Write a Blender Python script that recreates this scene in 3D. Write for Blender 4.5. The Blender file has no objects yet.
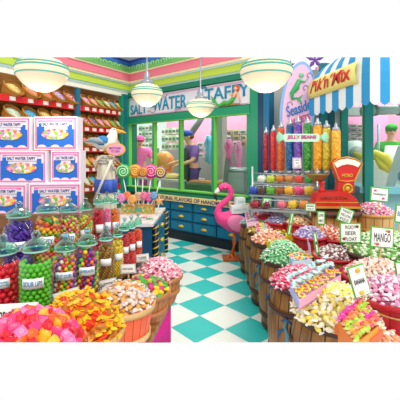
import bpy, bmesh, math, random
from mathutils import Vector, Matrix, Euler
random.seed(7)
R = random.random
COL = bpy.context.scene.collection
PI = math.pi
F0, HZ, EYE, CX = 340.0, 155.0, 1.9, 200.0      # focal length in pixels, horizon row, eye height in metres

def at(px, py, Y):
    return Vector(((px-CX)/F0*Y, Y, EYE-(py-HZ)/F0*Y))
def lin(h):
    h = h.lstrip('#'); c = [int(h[i:i+2], 16)/255 for i in (0, 2, 4)]
    return tuple(x/12.92 if x <= .04045 else ((x+.055)/1.055)**2.4 for x in c)+(1.0,)

# ------------------------------------------------------------------ materials
MATS = {}
def mat(color, rough=.5, metal=0.0, emit=0.0, spec=.4):
    key = (color, rough, metal, emit, spec)
    if key in MATS: return MATS[key]
    m = bpy.data.materials.new('m_'+color.strip('#')); m.use_nodes = True
    b = m.node_tree.nodes['Principled BSDF']
    b.inputs['Base Color'].default_value = lin(color)
    b.inputs['Roughness'].default_value = rough
    b.inputs['Metallic'].default_value = metal
    b.inputs['Specular IOR Level'].default_value = spec
    if emit:
        b.inputs['Emission Color'].default_value = lin(color); b.inputs['Emission Strength'].default_value = emit
    MATS[key] = m; return m
def ramp(nt, stops, const=False):
    r = nt.nodes.new('ShaderNodeValToRGB'); e = r.color_ramp
    if const: e.interpolation = 'CONSTANT'
    while len(e.elements) < len(stops): e.elements.new(.5)
    for el, (p, c) in zip(e.elements, stops): el.position = p; el.color = lin(c)
    return r
def speckle(cols, scale=60, rough=.35, bump=.4):
    key = (tuple(cols), scale)
    if key in MATS: return MATS[key]
    m = bpy.data.materials.new('speckle'); m.use_nodes = True; nt = m.node_tree
    b = nt.nodes['Principled BSDF']; b.inputs['Roughness'].default_value = rough
    tc = nt.nodes.new('ShaderNodeTexCoord'); v = nt.nodes.new('ShaderNodeTexVoronoi'); v.inputs['Scale'].default_value = scale
    nt.links.new(tc.outputs['Object'], v.inputs['Vector'])
    s = nt.nodes.new('ShaderNodeSeparateColor'); nt.links.new(v.outputs['Color'], s.inputs[0])
    n = len(cols); r = ramp(nt, [(i/n, c) for i, c in enumerate(cols)], True)
    nt.links.new(s.outputs[0], r.inputs[0]); nt.links.new(r.outputs[0], b.inputs['Base Color'])
    bp = nt.nodes.new('ShaderNodeBump'); bp.inputs['Strength'].default_value = bump; bp.inputs['Distance'].default_value = .01; bp.invert = True
    nt.links.new(v.outputs['Distance'], bp.inputs['Height']); nt.links.new(bp.outputs[0], b.inputs['Normal'])
    MATS[key] = m; return m
def wood(c1, c2, scale=(18, 18, 2), rough=.55, c3=None, staves=0):
    """grain stretched along local z; staves > 0 adds dark joints around the axis"""
    key = ('wood', c1, c2, scale, staves)
    if key in MATS: return MATS[key]
    m = bpy.data.materials.new('wood'); m.use_nodes = True; nt = m.node_tree
    b = nt.nodes['Principled BSDF']; b.inputs['Roughness'].default_value = rough
    tc = nt.nodes.new('ShaderNodeTexCoord'); mp = nt.nodes.new('ShaderNodeMapping'); mp.inputs['Scale'].default_value = scale
    nz = nt.nodes.new('ShaderNodeTexNoise'); nz.inputs['Scale'].default_value = 1.6; nz.inputs['Detail'].default_value = 4
    nt.links.new(tc.outputs['Object'], mp.inputs[0]); nt.links.new(mp.outputs[0], nz.inputs['Vector'])
    r = ramp(nt, [(.35, c1), (.65, c2)]); nt.links.new(nz.outputs[0], r.inputs[0]); out = r.outputs[0]
    if staves:
        sx = nt.nodes.new('ShaderNodeSeparateXYZ'); nt.links.new(tc.outputs['Object'], sx.inputs[0])
        a = nt.nodes.new('ShaderNodeMath'); a.operation = 'ARCTAN2'; nt.links.new(sx.outputs[0], a.inputs[0]); nt.links.new(sx.outputs[1], a.inputs[1])
        k = nt.nodes.new('ShaderNodeMath'); k.operation = 'MULTIPLY'; k.inputs[1].default_value = staves/(2*PI); nt.links.new(a.outputs[0], k.inputs[0])
        f = nt.nodes.new('ShaderNodeMath'); f.operation = 'FRACT'; nt.links.new(k.outputs[0], f.inputs[0])
        g = nt.nodes.new('ShaderNodeMath'); g.operation = 'LESS_THAN'; g.inputs[1].default_value = .12; nt.links.new(f.outputs[0], g.inputs[0])
        mx = nt.nodes.new('ShaderNodeMix'); mx.data_type = 'RGBA'; nt.links.new(g.outputs[0], mx.inputs[0]); nt.links.new(out, mx.inputs[6])
        mx.inputs[7].default_value = lin(c3 or '4a2c12'); out = mx.outputs[2]
    nt.links.new(out, b.inputs['Base Color']); MATS[key] = m; return m
def wicker(c1, c2, scale=60):
    key = ('wk', c1, c2, scale)
    if key in MATS: return MATS[key]
    m = bpy.data.materials.new('wicker'); m.use_nodes = True; nt = m.node_tree
    b = nt.nodes['Principled BSDF']; b.inputs['Roughness'].default_value = .6
    tc = nt.nodes.new('ShaderNodeTexCoord'); w = nt.nodes.new('ShaderNodeTexWave'); w.bands_direction = 'Z'; w.inputs['Scale'].default_value = scale/6; w.inputs['Distortion'].default_value = 2.5
    nt.links.new(tc.outputs['Object'], w.inputs['Vector']); r = ramp(nt, [(.3, c1), (.7, c2)])
    nt.links.new(w.outputs[0], r.inputs[0]); nt.links.new(r.outputs[0], b.inputs['Base Color']); MATS[key] = m; return m
def glass(tint='e4fbf6', gloss=.16):
    key = ('glass', tint, gloss)
    if key in MATS: return MATS[key]
    m = bpy.data.materials.new('glass'); m.use_nodes = True; nt = m.node_tree; nt.nodes.clear()
    o = nt.nodes.new('ShaderNodeOutputMaterial'); mx = nt.nodes.new('ShaderNodeMixShader'); t = nt.nodes.new('ShaderNodeBsdfTransparent')
    g = nt.nodes.new('ShaderNodeBsdfGlossy'); g.inputs['Roughness'].default_value = .04; t.inputs[0].default_value = lin(tint)
    lw = nt.nodes.new('ShaderNodeLayerWeight'); lw.inputs[0].default_value = gloss
    nt.links.new(lw.outputs['Facing'], mx.inputs[0]); nt.links.new(t.outputs[0], mx.inputs[1]); nt.links.new(g.outputs[0], mx.inputs[2]); nt.links.new(mx.outputs[0], o.inputs[0])
    MATS[key] = m; return m

# ------------------------------------------------------------------ mesh building
class MB:
    def __init__(s): s.v = []; s.f = []; s.m = []; s.sm = []
    def add(s, vs, fs, mi=0, smooth=False, M=None):
        k = len(s.v); s.v += [(M @ Vector(v)) if M else Vector(v) for v in vs]
        for f in fs: s.f.append([i+k for i in f]); s.m.append(mi); s.sm.append(smooth)
        return s
    def box(s, c, d, mi=0, M=None, rot=None):
        x, y, z = d[0]/2, d[1]/2, d[2]/2
        vs = [Vector((a, b, e)) for a in (-x, x) for b in (-y, y) for e in (-z, z)]
        if rot: q = Euler(rot).to_matrix(); vs = [q @ v for v in vs]
        vs = [v+Vector(c) for v in vs]
        return s.add(vs, [(0, 1, 3, 2), (4, 6, 7, 5), (0, 4, 5, 1), (2, 3, 7, 6), (0, 2, 6, 4), (1, 5, 7, 3)], mi, False, M)
    def lathe(s, prof, n=24, mi=0, M=None, c=(0, 0, 0), sx=1, sy=1, smooth=True, cap=True, mis=None):
        vs = []; fs = []; k = len(prof)
        for i in range(n):
            a = 2*PI*i/n
            for r, z in prof: vs.append((c[0]+r*math.cos(a)*sx, c[1]+r*math.sin(a)*sy, c[2]+z))
        for j in range(k-1):
            ff = [(i*k+j, ((i+1) % n)*k+j, ((i+1) % n)*k+j+1, i*k+j+1) for i in range(n)]
            base = len(s.v)
            if j == 0: s.add(vs, ff, mis[j] if mis else mi, smooth, M); b0 = base
            else:
                for f in ff: s.f.append([q+b0 for q in f]); s.m.append(mis[j] if mis else mi); s.sm.append(smooth)
        if cap:
            if prof[0][0] > 1e-5: s.f.append([b0+i*k for i in range(n)][::-1]); s.m.append(mis[0] if mis else mi); s.sm.append(False)
            if prof[-1][0] > 1e-5: s.f.append([b0+i*k+k-1 for i in range(n)]); s.m.append(mis[-1] if mis else mi); s.sm.append(False)
        return s
    def sweep(s, pts, rad, n=10, mi=0, M=None, flat=1.0, smooth=True):
        pts = [Vector(p) for p in pts]
        if not hasattr(rad, '__len__'): rad = [rad]*len(pts)
        t0 = (pts[1]-pts[0]).normalized(); up = Vector((0, 0, 1)) if abs(t0.z) < .9 else Vector((0, 1, 0))
        a = t0.cross(up).normalized(); vs = []
        for i, p in enumerate(pts):
            t = (pts[min(i+1, len(pts)-1)]-pts[max(i-1, 0)]).normalized()
            a = (a-t*a.dot(t)).normalized(); b = t.cross(a)
            for k in range(n):
                q = 2*PI*k/n; vs.append(p+a*math.cos(q)*rad[i]*flat+b*math.sin(q)*rad[i])
        fs = [(i*n+k, i*n+(k+1) % n, (i+1)*n+(k+1) % n, (i+1)*n+k) for i in range(len(pts)-1) for k in range(n)]
        fs += [list(range(n))[::-1], [(len(pts)-1)*n+k for k in range(n)]]
        return s.add(vs, fs, mi, smooth, M)
    def ball(s, c, r, mi=0, n=10, sc=(1, 1, 1), M=None, rot=None):
        vs = []; m = max(4, n//2); q = Euler(rot).to_matrix() if rot else None
        for j in range(m+1):
            th = PI*j/m
            for i in range(n):
                v = Vector((r*sc[0]*math.sin(th)*math.cos(2*PI*i/n), r*sc[1]*math.sin(th)*math.sin(2*PI*i/n), r*sc[2]*math.cos(th)))
                if q: v = q @ v
                vs.append(v+Vector(c))
        fs = [(j*n+i, (j+1)*n+i, (j+1)*n+(i+1) % n, j*n+(i+1) % n) for j in range(m) for i in range(n)]
        return s.add(vs, fs, mi, True, M)
    def prism(s, poly, y0, y1, mi=0, M=None):           # polygon in x,z ; thickness along y
        n = len(poly); vs = [(x, y0, z) for x, z in poly]+[(x, y1, z) for x, z in poly]
        fs = [list(range(n)), [n+i for i in range(n)][::-1]]+[(i, i+n, (i+1) % n+n, (i+1) % n) for i in range(n)]
        return s.add(vs, fs, mi, False, M)
    def slab(s, poly, z0, z1, mi=0, M=None):            # polygon in x,y ; thickness along z
        n = len(poly); vs = [(x, y, z0) for x, y in poly]+[(x, y, z1) for x, y in poly]
        fs = [list(range(n))[::-1], [n+i for i in range(n)]]+[(i, (i+1) % n, (i+1) % n+n, i+n) for i in range(n)]
        return s.add(vs, fs, mi, False, M)
    def mesh(s, name, mats):
        me = bpy.data.meshes.new(name); me.from_pydata([tuple(v) for v in s.v], [], s.f)
        for m in (mats if isinstance(mats, (list, tuple)) else [mats]): me.materials.append(m)
        me.polygons.foreach_set('material_index', s.m); me.polygons.foreach_set('use_smooth', s.sm)
        bm = bmesh.new(); bm.from_mesh(me); bmesh.ops.remove_doubles(bm, verts=bm.verts, dist=1e-6)
        bmesh.ops.recalc_face_normals(bm, faces=bm.faces); bm.to_mesh(me); bm.free(); me.update(); return me
    def obj(s, name, mats, parent=None, M=None):
        return link(name, s.mesh(name, mats), parent, M)
def link(name, me, parent=None, M=None):
    o = bpy.data.objects.new(name, me); COL.objects.link(o)
    if parent: o.parent = parent
    if M is not None: o.matrix_local = M
    return o
def tag(o, label=None, cat=None, group=None, kind=None):
    if label: o['label'] = label
    if cat: o['category'] = cat
    if group: o['group'] = group
    if kind: o['kind'] = kind
    return o
def empty(name, M, label, cat, group=None):
    o = bpy.data.objects.new(name, None); COL.objects.link(o); o.empty_display_size = .05
    o.matrix_world = M if isinstance(M, Matrix) else Matrix.Translation(M)
    return tag(o, label, cat, group)
def struct(o): o['kind'] = 'structure'; return o
def XF(loc=(0, 0, 0), rz=0, rx=0, ry=0, sc=1):
    return Matrix.Translation(loc) @ Euler((rx, ry, rz)).to_matrix().to_4x4() @ Matrix.Scale(sc, 4)
def text(name, body, W, H, m, parent=None, M=None, ext=.002, shear=0, stroke=0.0):
    """lettering in the local x,z plane, facing -y, fitted into W x H about the origin"""
    cu = bpy.data.curves.new(name, 'FONT'); cu.body = body; cu.align_x = 'CENTER'; cu.shear = shear; cu.space_line = .85
    cu.offset = stroke; cu.resolution_u = 3
    t = bpy.data.objects.new(name, cu); me = bpy.data.meshes.new_from_object(t); bpy.data.objects.remove(t); bpy.data.curves.remove(cu)
    xs = [v.co.x for v in me.vertices]; ys = [v.co.y for v in me.vertices]
    x0, x1, y0, y1 = min(xs), max(xs), min(ys), max(ys)
    for v in me.vertices: v.co = Vector(((v.co.x-(x0+x1)/2)/(x1-x0)*W, -.0005, (v.co.y-(y0+y1)/2)/(y1-y0)*H))
    bm = bmesh.new(); bm.from_mesh(me)
    g = bmesh.ops.extrude_face_region(bm, geom=bm.faces[:]); 
    for e in g['geom']:
        if isinstance(e, bmesh.types.BMVert): e.co.y -= ext
    bmesh.ops.recalc_face_normals(bm, faces=bm.faces); bm.to_mesh(me); bm.free()
    me.materials.clear(); me.materials.append(m); me.name = name
    return link(name, me, parent, M)
class Frame:
    """vertical plane through origin o with horizontal direction d (to the right as one faces it); local -y faces the room"""
    def __init__(s, o, d):
        s.o = Vector(o); d = Vector(d).normalized(); s.d = d; s.n = Vector((-d.y, d.x)); s.rz = math.atan2(d.y, d.x)
        s.M = XF((s.o.x, s.o.y, 0), s.rz)
    def at(s, px, py, off=0):
        k = (px-CX)/F0; o = s.o+s.n*off; Y = s.n.dot(o)/(s.n.x*k+s.n.y); p = Vector((k*Y, Y))
        return (p-s.o).dot(s.d), EYE-(py-HZ)/F0*Y, Y
    def X(s, px, py, off=0, rz=0):
        u, z, Y = s.at(px, py, off); return s.M @ XF((u, off, z), rz)
# ------------------------------------------------------------------ camera and light
sc = bpy.context.scene
cd = bpy.data.cameras.new('camera'); cam = bpy.data.objects.new('camera', cd); COL.objects.link(cam); sc.camera = cam
cam.location = (0, 0, EYE); cam.rotation_euler = (PI/2, 0, 0); cd.sensor_width = 36; cd.lens = 36*F0/400; cd.shift_y = -(200-HZ)/400; cd.clip_start = .05
w = bpy.data.worlds.new('world'); sc.world = w; w.use_nodes = True
w.node_tree.nodes['Background'].inputs[0].default_value = (1, 1, 1, 1); w.node_tree.nodes['Background'].inputs[1].default_value = 1.0
sd = bpy.data.lights.new('sun', 'SUN'); sd.energy = 1.55; sd.angle = .35; sd.color = (1, .97, .9); so = bpy.data.objects.new('sun', sd); COL.objects.link(so)
so.rotation_euler = Vector((-.45, .75, -1.0)).to_track_quat('-Z', 'Y').to_euler()
sc.view_settings.view_transform = 'Standard'; sc.view_settings.look = 'None'; sc.view_settings.exposure = 0.02; sc.view_settings.gamma = 1
sc.cycles.max_bounces = 8; sc.cycles.transparent_max_bounces = 24

BW = Frame((0, 7.55), (.773, -.634))                 # back wall with the big kitchen window
BF = Frame((0, 7.25), (.773, -.634))                 # front of the drawers beneath it
LW = Frame((-1.88, 9.14), (.543, .84))               # front plane of the shelves on the left wall
gc = BW.at(130, 155)
c0 = BW.o+BW.d*gc[0]
LW = Frame((c0.x, c0.y), (.543, .84))
RWp0 = BW.o+BW.d*BW.at(269, 155)[0]
RW = Frame((RWp0.x, RWp0.y), (2.72-RWp0.x, 6.3-RWp0.y))   # grey stretch behind the candy tubes
KS = Frame((2.69, 6.3), (-.19, -1.3))                # kiosk: side facing the aisle
KF = Frame((2.5, 5.0), (1, .12))                     # kiosk: front

# ------------------------------------------------------------------ floor
D = .592; d = Vector((.0704, .9975)); e = Vector((.9975, -.0704)); cc = Vector((.292, 4.0))
fb = MB()
for i in range(-14, 26):
    for j in range(-14, 26):
        c = cc+d*((i+j)/2*D)+e*((i-j)/2*D)
        if not (3.0 < c.y < 9.6 and -4.2 < c.x < 4): continue
        h = D/2*.995
        fb.add([(*(c+d*h), 0), (*(c+e*h), 0), (*(c-d*h), 0), (*(c-e*h), 0)], [(0, 3, 2, 1)], (i+j) % 2)
fb.box((0, 6.2, -.06), (8.4, 7.2, .1), 2)
struct(fb.obj('floor', [mat('edf6ee', .25), mat('2cc6c2', .3), mat('8fb9b2', .5)]))

# ------------------------------------------------------------------ walls
green, dgreen, teal, navy = mat('17936a'), mat('0e7a5c'), mat('0c7f8a'), mat('0b3f66')
brown = wood('8a5a24', 'a8742f', (2, 2, 14))
uL, uR = 0, BW.at(270, 155)[0]-BW.at(130, 155)[0]
u0 = BW.at(130, 155)[0]; u1 = BW.at(269, 155)[0]
zt = 4.45
def wz(px, py, off=0): return BW.at(px, py, off)[:2]
zs = 1.02                                             # sill of the kitchen window
ztop = 2.80
wb = MB()
wb.box(((u0+u1)/2, .1, zs/2), (u1-u0, .2, zs)); wb.box(((u0+u1)/2, .1, (ztop+zt)/2), (u1-u0, .2, zt-ztop))
wb.box((u0-.1, .1, zt/2), (.3, .2, zt)); wb.box((u1-.14, .1, zt/2), (.28, .2, zt))
struct(wb.obj('wall_back', dgreen, M=BW.M))
wl = MB(); wl.box((-2.3, .5, zt/2), (4.9, .1, zt)); struct(wl.obj('wall_left', brown, M=LW.M))
L = (Vector((2.72, 6.3))-RW.o).length
wr = MB(); wr.box((L/2, .1, 1.75), (L+.02, .16, 3.5)); struct(wr.obj('wall_right', mat('b9bcb4', .8), M=RW.M))
# cornice bands: one surface with painted stripes on each wall
bands = [('f7f3e4', .13), ('bfe3e6', .05), ('c5dc4e', .16), ('bfe3e6', .04), ('fdf0c4', .06), ('f47f93', .19), ('fdf0c4', .04), ('7cc36c', .17), ('2e6fbe', .10), ('3a3f9e', .06), ('f05a9d', .05)]
def cornice(fr, a, b, n):
    m = MB(); z = 3.42
    for k, (c, h) in enumerate(bands):
        h *= .9; m.box(((a+b)/2, -.03-.012*k, z+h/2), (b-a, .06+.024*k, h), k); z += h
    o = struct(m.obj(n, [mat(c, .7) for c, h in bands], M=fr.M))
    # rolling wave crests in the green band
    zz = 3.42+.9*sum(h for c, h in bands[:7]); cr = MB(); q = int((b-a)/.17)
    for i in range(q):
        x = a+(i+.5)*(b-a)/q
        pts = [(x+.062*math.cos(t)*(1-t/9), -.26, zz+.09+.05*math.sin(t)*(1-t/9)) for t in [k*.55 for k in range(-1, 9)]]
        cr.sweep(pts, .011, 5)
    cr.obj('wave_crest', mat('a9e0b0', .7), o)
    return o
cornice(BW, u0, u1+.1, 'trim_1'); cornice(LW, -4.6, .0, 'trim_2')
cl = MB(); cl.slab([(-4.6, 5.2), (-1.9, 9.2), (1.6, 6.6), (1.2, 5.6), (-3, 5.2)], 4.3, 4.35); struct(cl.obj('ceiling', mat('cdd3ee', .8)))
# pilasters between the kitchen window and the grey wall
pb = MB(); ua = BW.at(250, 155, -.1)[0]; ub = BW.at(258, 155, -.1)[0]; uc = BW.at(265, 155, -.1)[0]; ud = BW.at(270.5, 155, -.1)[0]
pb.box(((ua+ub)/2, -.03, 1.75), (ub-ua, .16, 3.4), 0); pb.box(((ub+uc)/2, -.04, 1.8), (uc-ub, .14, 3.6), 1); pb.box(((uc+ud)/2, -.06, 1.8), (ud-uc, .2, 3.6), 2)
struct(pb.obj('trim_3', [green, navy, mat('0f6d96')], M=BW.M))
gp = MB(); g0 = BW.at(119.5, 150, -.3)[0]
lp = LW.at(120.5, 150)[0]
gp.box((lp/2-.02, -.02, 1.75), (abs(lp)+.02, .1, 3.45), 0); gp.box((lp+.1, -.075, 1.75), (.12, .03, 3.45), 1)
struct(gp.obj('trim_4', [green, mat('0d6f78')], M=LW.M))

# ------------------------------------------------------------------ kitchen window and sign
fr = MB(); lime = mat('6cc24a')
x0 = BW.at(130, 155)[0]+.02; x1 = ua
fr.box(((x0+x1)/2, -.06, ztop+.0), (x1-x0, .14, .16), 0); fr.box(((x0+x1)/2, -.06, zs), (x1-x0, .2, .12), 0)
fr.box(((x0+x1)/2, -.075, ztop-.09), (x1-x0, .1, .025), 1); fr.box(((x0+x1)/2, -.1, zs+.07), (x1-x0, .2, .03), 1)
for px, wd in ((130.5, .1), (156, .055), (182.5, .06), (215.5, .07), (251, .08)):
    u = BW.at(px, 155)[0]; fr.box((u, -.05, (zs+ztop)/2), (wd, .1, ztop-zs), 0); fr.box((u+wd/2+.008, -.055, (zs+ztop)/2), (.02, .1, ztop-zs), 1)
win = struct(fr.obj('window_1', [green, lime], M=BW.M))
pn = MB(); pn.box(((x0+x1)/2, .02, (zs+ztop)/2), (x1-x0, .012, ztop-zs)); pn.obj('pane', glass('f6fffb', .04), win)
# salt water taffy sign board over the window
sb = empty('shop_sign', BW.M @ XF((0, -.06, 0)), 'long white shop sign board with teal lettering and a mermaid above the kitchen window', 'sign')
def wp(px, py): u, z, Y = BW.at(px, py, -.08); return (u, z)
zb, zc = ztop+.08, 3.40
m = MB(); m.box(((x0+x1)/2, 0, (zb+zc)/2+.005), (x1-x0, .05, zc-zb-.03)); m.obj('board', mat('e9e6ee', .7), sb)
m = MB(); m.box(((x0+x1)/2, -.03, zc-.05), (x1-x0-.1, .01, .018)); m.box(((x0+x1)/2, -.03, zb+.04), (x1-x0-.1, .01, .018)); m.obj('border', mat('e6a3cf', .7), sb)
m = MB(); m.box(((x0+x1)/2, -.01, zc+.06), (x1-x0, .14, .11)); m.obj('header', dgreen, sb)
blu = mat('1592b4', .5)
def st(s, pa, pb_, za, zb_, sh=0):
    ua_, ub_ = BW.at(pa, 100, -.08)[0], BW.at(pb_, 100, -.08)[0]
    return text('lettering', s, ub_-ua_, zb_-za, blu, sb, XF(((ua_+ub_)/2, -.027, (za+zb_)/2)), .012, sh, .012)
st('SALT', 131, 147, 2.95, 3.2); st('WATER', 153, 187, 2.98, 3.28); st('TAFFY', 205, 250, 3.06, 3.32)
text('small_lettering', 'Shore To', .35, .1, mat('6a6f86'), sb, XF((BW.at(180, 100, -.08)[0], -.027, 2.97), 0, 0, -.25), .004, .3)
for pxa, zz, ln in ((164, 3.31, .25), (152, 2.97, .3), (140, 2.93, .2)):
    u = BW.at(pxa, 100, -.08)[0]; m = MB(); m.sweep([(u+ln*(t/8-.5), -.035, zz+.03*math.sin(t*.9)) for t in range(9)], .007, 5); m.obj('flourish', mat('8c93a6'), sb)
for pxa, zz, r_ in ((153, 3.2, .13), (204, 3.24, .15)):
    u = BW.at(pxa, 100, -.08)[0]; m = MB(); m.sweep([(u+r_*math.cos(t*.35+.9), -.032, zz+r_*.8*math.sin(t*.35+.9)) for t in range(14)], [.012]+[.024]*12+[.01], 6); m.obj('letter_swirl', blu, sb)
# mermaid relief
MR = XF((BW.at(228, 100, -.08)[0], -.03, 3.0))
mm = empty('x', BW.M, '', ''); bpy.data.objects.remove(mm)
mg = MB(); 
mg.sweep([(-.36, -.03, .1), (-.30, -.03, -.02), (-.2, -.03, -.06), (-.08, -.03, .0), (.04, -.03, -.03), (.13, -.03, .03), (.19, -.03, .1)], [.012, .03, .045, .055, .06, .05, .045], 8, 0)
mg.prism([(-.34, .08), (-.47, .2), (-.42, .06), (-.5, -.02), (-.36, .04)], -.04, -.015, 0)
mg.sweep([(.19, -.03, .1), (.24, -.03, .2), (.25, -.03, .25)], [.045, .04, .02], 8, 1)
mg.sweep([(.26, -.035, .2), (.33, -.035, .08), (.36, -.035, -.05)], [.02, .017, .012], 6, 1)
mg.ball((.25, -.04, .29), .05, 1); mg.ball((.27, -.035, .33), .058, 2, sc=(1.1, .6, .8)); mg.ball((.31, -.03, .27), .035, 2, sc=(.6, .6, 1.4))
mg.sweep([(.2, -.035, .19), (.12, -.035, .15), (.05, -.035, .2)], [.018, .014, .01], 6, 1)
mg.ball((.1, -.02, -.06), .2, 3, sc=(1.3, .1, .14))
mg.obj('mermaid_relief', [mat('4fae4b'), mat('f0b58c'), mat('e0552e'), mat('a87a4c')], sb, MR @ Matrix.Scale(.88, 4) @ XF((0, 0, -.03)))

# ------------------------------------------------------------------ drawers under the window
cab_blue, cab_dark, gold = mat('0f6f96', .4), mat('0a3c58', .5), mat('e8c24a', .3, .4)
cu0, cu1 = BF.at(140, 210)[0], BF.at(262, 210)[0]
cab = empty('drawer_counter', BF.M @ XF((0, 0, 0)), 'long teal blue counter of drawers under the kitchen window', 'cabinet')
m = MB(); m.box(((cu0+cu1)/2, .15, .51), (cu1-cu0, .28, .86), 0); m.box(((cu0+cu1)/2, .14, .09), (cu1-cu0, .29, .18), 1); m.box(((cu0+cu1)/2, .12, 1.005), (cu1-cu0, .34, .05), 2); m.obj('body', [cab_dark, mat('14202c'), dgreen], cab)
edges = [BF.at(p, 210)[0] for p in (148, 171, 193.5, 217, 250)]
for a, b in zip(edges[:-1], edges[1:]):
    n = 1
    for k, (za, zb_) in enumerate(((.665, .86), (.45, .645), (.22, .43))):
        m = MB(); m.box(((a+b)/2, -.0, (za+zb_)/2), (b-a-.03, .04, zb_-za), 0); m.box(((a+b)/2, -.023, (za+zb_)/2), (b-a-.09, .012, zb_-za-.05), 1)
        dr = m.obj('drawer', [cab_blue, mat('13799f', .4)], cab)
        hm = MB(); hm.ball(((a+b)/2, -.035, (za+zb_)/2-.02), .085, sc=(1, .45, .62)); hm.v = [Vector((v.x, v.y, max(v.z, (za+zb_)/2-.02))) for v in hm.v]; hm.obj('handle', gold, dr)
m = MB(); m.box(((cu0+cu1)/2, -.04, .925), (cu1-cu0, .09, .125)); sg = m.obj('slogan_strip', mat('f8e09a', .6), cab)
text('slogan_lettering', 'OVER 100 NATURAL FLAVORS OF HANDMADE TAFFY', cu1-cu0-.35, .085, mat('4a2f6e'), sg, XF(((cu0+cu1)/2-.1, -.087, .925)), .004, 0, .01)

# ------------------------------------------------------------------ kitchen beyond the glass
kf = MB(); kf.slab([tuple((BW.o+BW.d*(u0-.3)+BW.n*.25)), tuple((BW.o+BW.d*(u1+.2)+BW.n*.25)), (2.85, 6.3), (2.65, 5.15), (6, 5.5), (7, 9), (2, 13), (-4, 13)], .45, .62); struct(kf.obj('floor_kitchen', mat('b9b7ae')))
kw = MB(); kw.box((1.2, 2.6, 2.2), (9.6, .1, 3.2)); struct(kw.obj('wall_kitchen', mat('f3a4c4', .8), M=BW.M))
kw = MB(); kw.box((0, 0, 2.2), (5, .1, 3.2)); struct(kw.obj('wall_kitchen_right', mat('f4a0c8', .8), M=XF((5.0, 7.6, 0), .1)))

def stackbox(name, fr_, pxa, pxb, pya, pyb, off, cols, label, cat, rows=3, cols_n=3):
    ua_, zt_, _ = fr_.at(pxa, pya, off); ub_, zb_, _ = fr_.at(pxb, pyb, off)
    za_ = zb_; w_, h_ = ub_-ua_, zt_-za_
    e_ = empty(name, fr_.M @ XF(((ua_+ub_)/2, off, .62)), label, cat)
    m = MB(); m.box((0, .12, (za_-.62)/2), (w_+.06, .3, max(.02, za_-.62))); m.obj('stand', mat('8d8f8c'), e_)
    for i in range(cols_n):
        for j in range(rows):
            cw, chh = w_/cols_n, h_/rows
            m = MB(); m.box((-w_/2+cw*(i+.5), .1, za_-.62+chh*(j+.5)), (cw*.9, .24, chh*.86)); m.box((-w_/2+cw*(i+.5), -.03, za_-.62+chh*(j+.5)), (cw*.6, .02, chh*.3), 1)
            m.obj('tray', [mat(cols[(i+j) % len(cols)]), mat('6b6f6c')], e_)
    return e_
stackbox('tray_rack', BW, 139, 153, 126, 148, 2.2, ['8cc48a', 'cfe0c8', 'e8e4da'], 'green and white tray rack behind the worker in the pink cap', 'rack', 4, 4)
stackbox('tray_rack', BW, 162, 180, 128, 150, 2.0, ['b8d2a4', '9cc592', 'e4e0d2'], 'tall green tray rack behind the orange lump of taffy', 'rack', 3, 5)
stackbox('tray_rack', BW, 197, 212, 142, 158, 2.2, ['c9cbc8', 'a8acaa'], 'grey tray rack behind the hanging blue taffy', 'rack', 3, 2)
stackbox('tray_rack', BW, 226, 247, 130, 146, 2.0, ['e0c79a', 'd8d8d4', 'c3a878'], 'beige tray rack behind the hanging pink taffy', 'rack', 3, 3)
stackbox('tray_rack', KF, 349, 363, 124, 141, 2.2, ['cfd0cf', 'e6e5e2', 'b4b5b5'], 'white tray rack behind the left pane of the kiosk', 'rack', 4, 2)
stackbox('tray_rack', KF, 374, 390, 122, 135, 2.6, ['7d7470', 'a9a7a3'], 'dark tray rack behind the worker in the green cap', 'rack', 2, 3)
def ktable(fr_, pa, pb_, py, off, label, c='c9cbc7', dep=.7):
    ua_, z, _ = fr_.at(pa, py, off); ub_ = fr_.at(pb_, py, off)[0]
    e_ = empty('work_table', fr_.M @ XF(((ua_+ub_)/2, off+dep/2, .62)), label, 'table'); w_ = ub_-ua_
    m = MB(); m.box((0, 0, z-.62), (w_, dep, .05)); m.obj('tabletop', mat(c, .35), e_)
    for sx in (-1, 1):
        for sy in (-1, 1):
            m = MB(); m.box((sx*(w_/2-.05), sy*(dep/2-.05), (z-.65)/2), (.05, .05, z-.65)); m.obj('leg', mat('8f9694'), e_)
    return e_, z
ktable(BW, 131, 180, 178, .45, 'pale marble work table in front of the worker in the pink cap', 'dcd9cd', 1.0)
ktable(BW, 218, 250, 181, .45, 'pale work table under the hanging pink taffy', 'dcdbd6', 1.0)
# conveyor with orange taffy
ua_, z, _ = BW.at(189, 185, .5); ub_ = BW.at(246, 176, .5)[0]
cv = empty('taffy_conveyor', BW.M @ XF(((ua_+ub_)/2, .55, .62)), 'green taffy machine with orange belt before the person in the blue cap', 'machine')
W_ = ub_-ua_
m = MB(); m.box((0, 0, .44), (W_, .42, .24)); m.box((0, 0, .16), (W_*.8, .3, .32)); m.obj('body', mat('4c7d57'), cv)
m = MB(); m.box((0, 0, .6), (W_*.98, .36, .06)); m.obj('rim', mat('9ba3a0', .3, .5), cv)
m = MB(); m.box((0, -.0, .645), (W_*.9, .25, .04)); m.obj('belt', speckle(['f09a3c', 'f6b75e', 'e2812d'], 30), cv)
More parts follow.
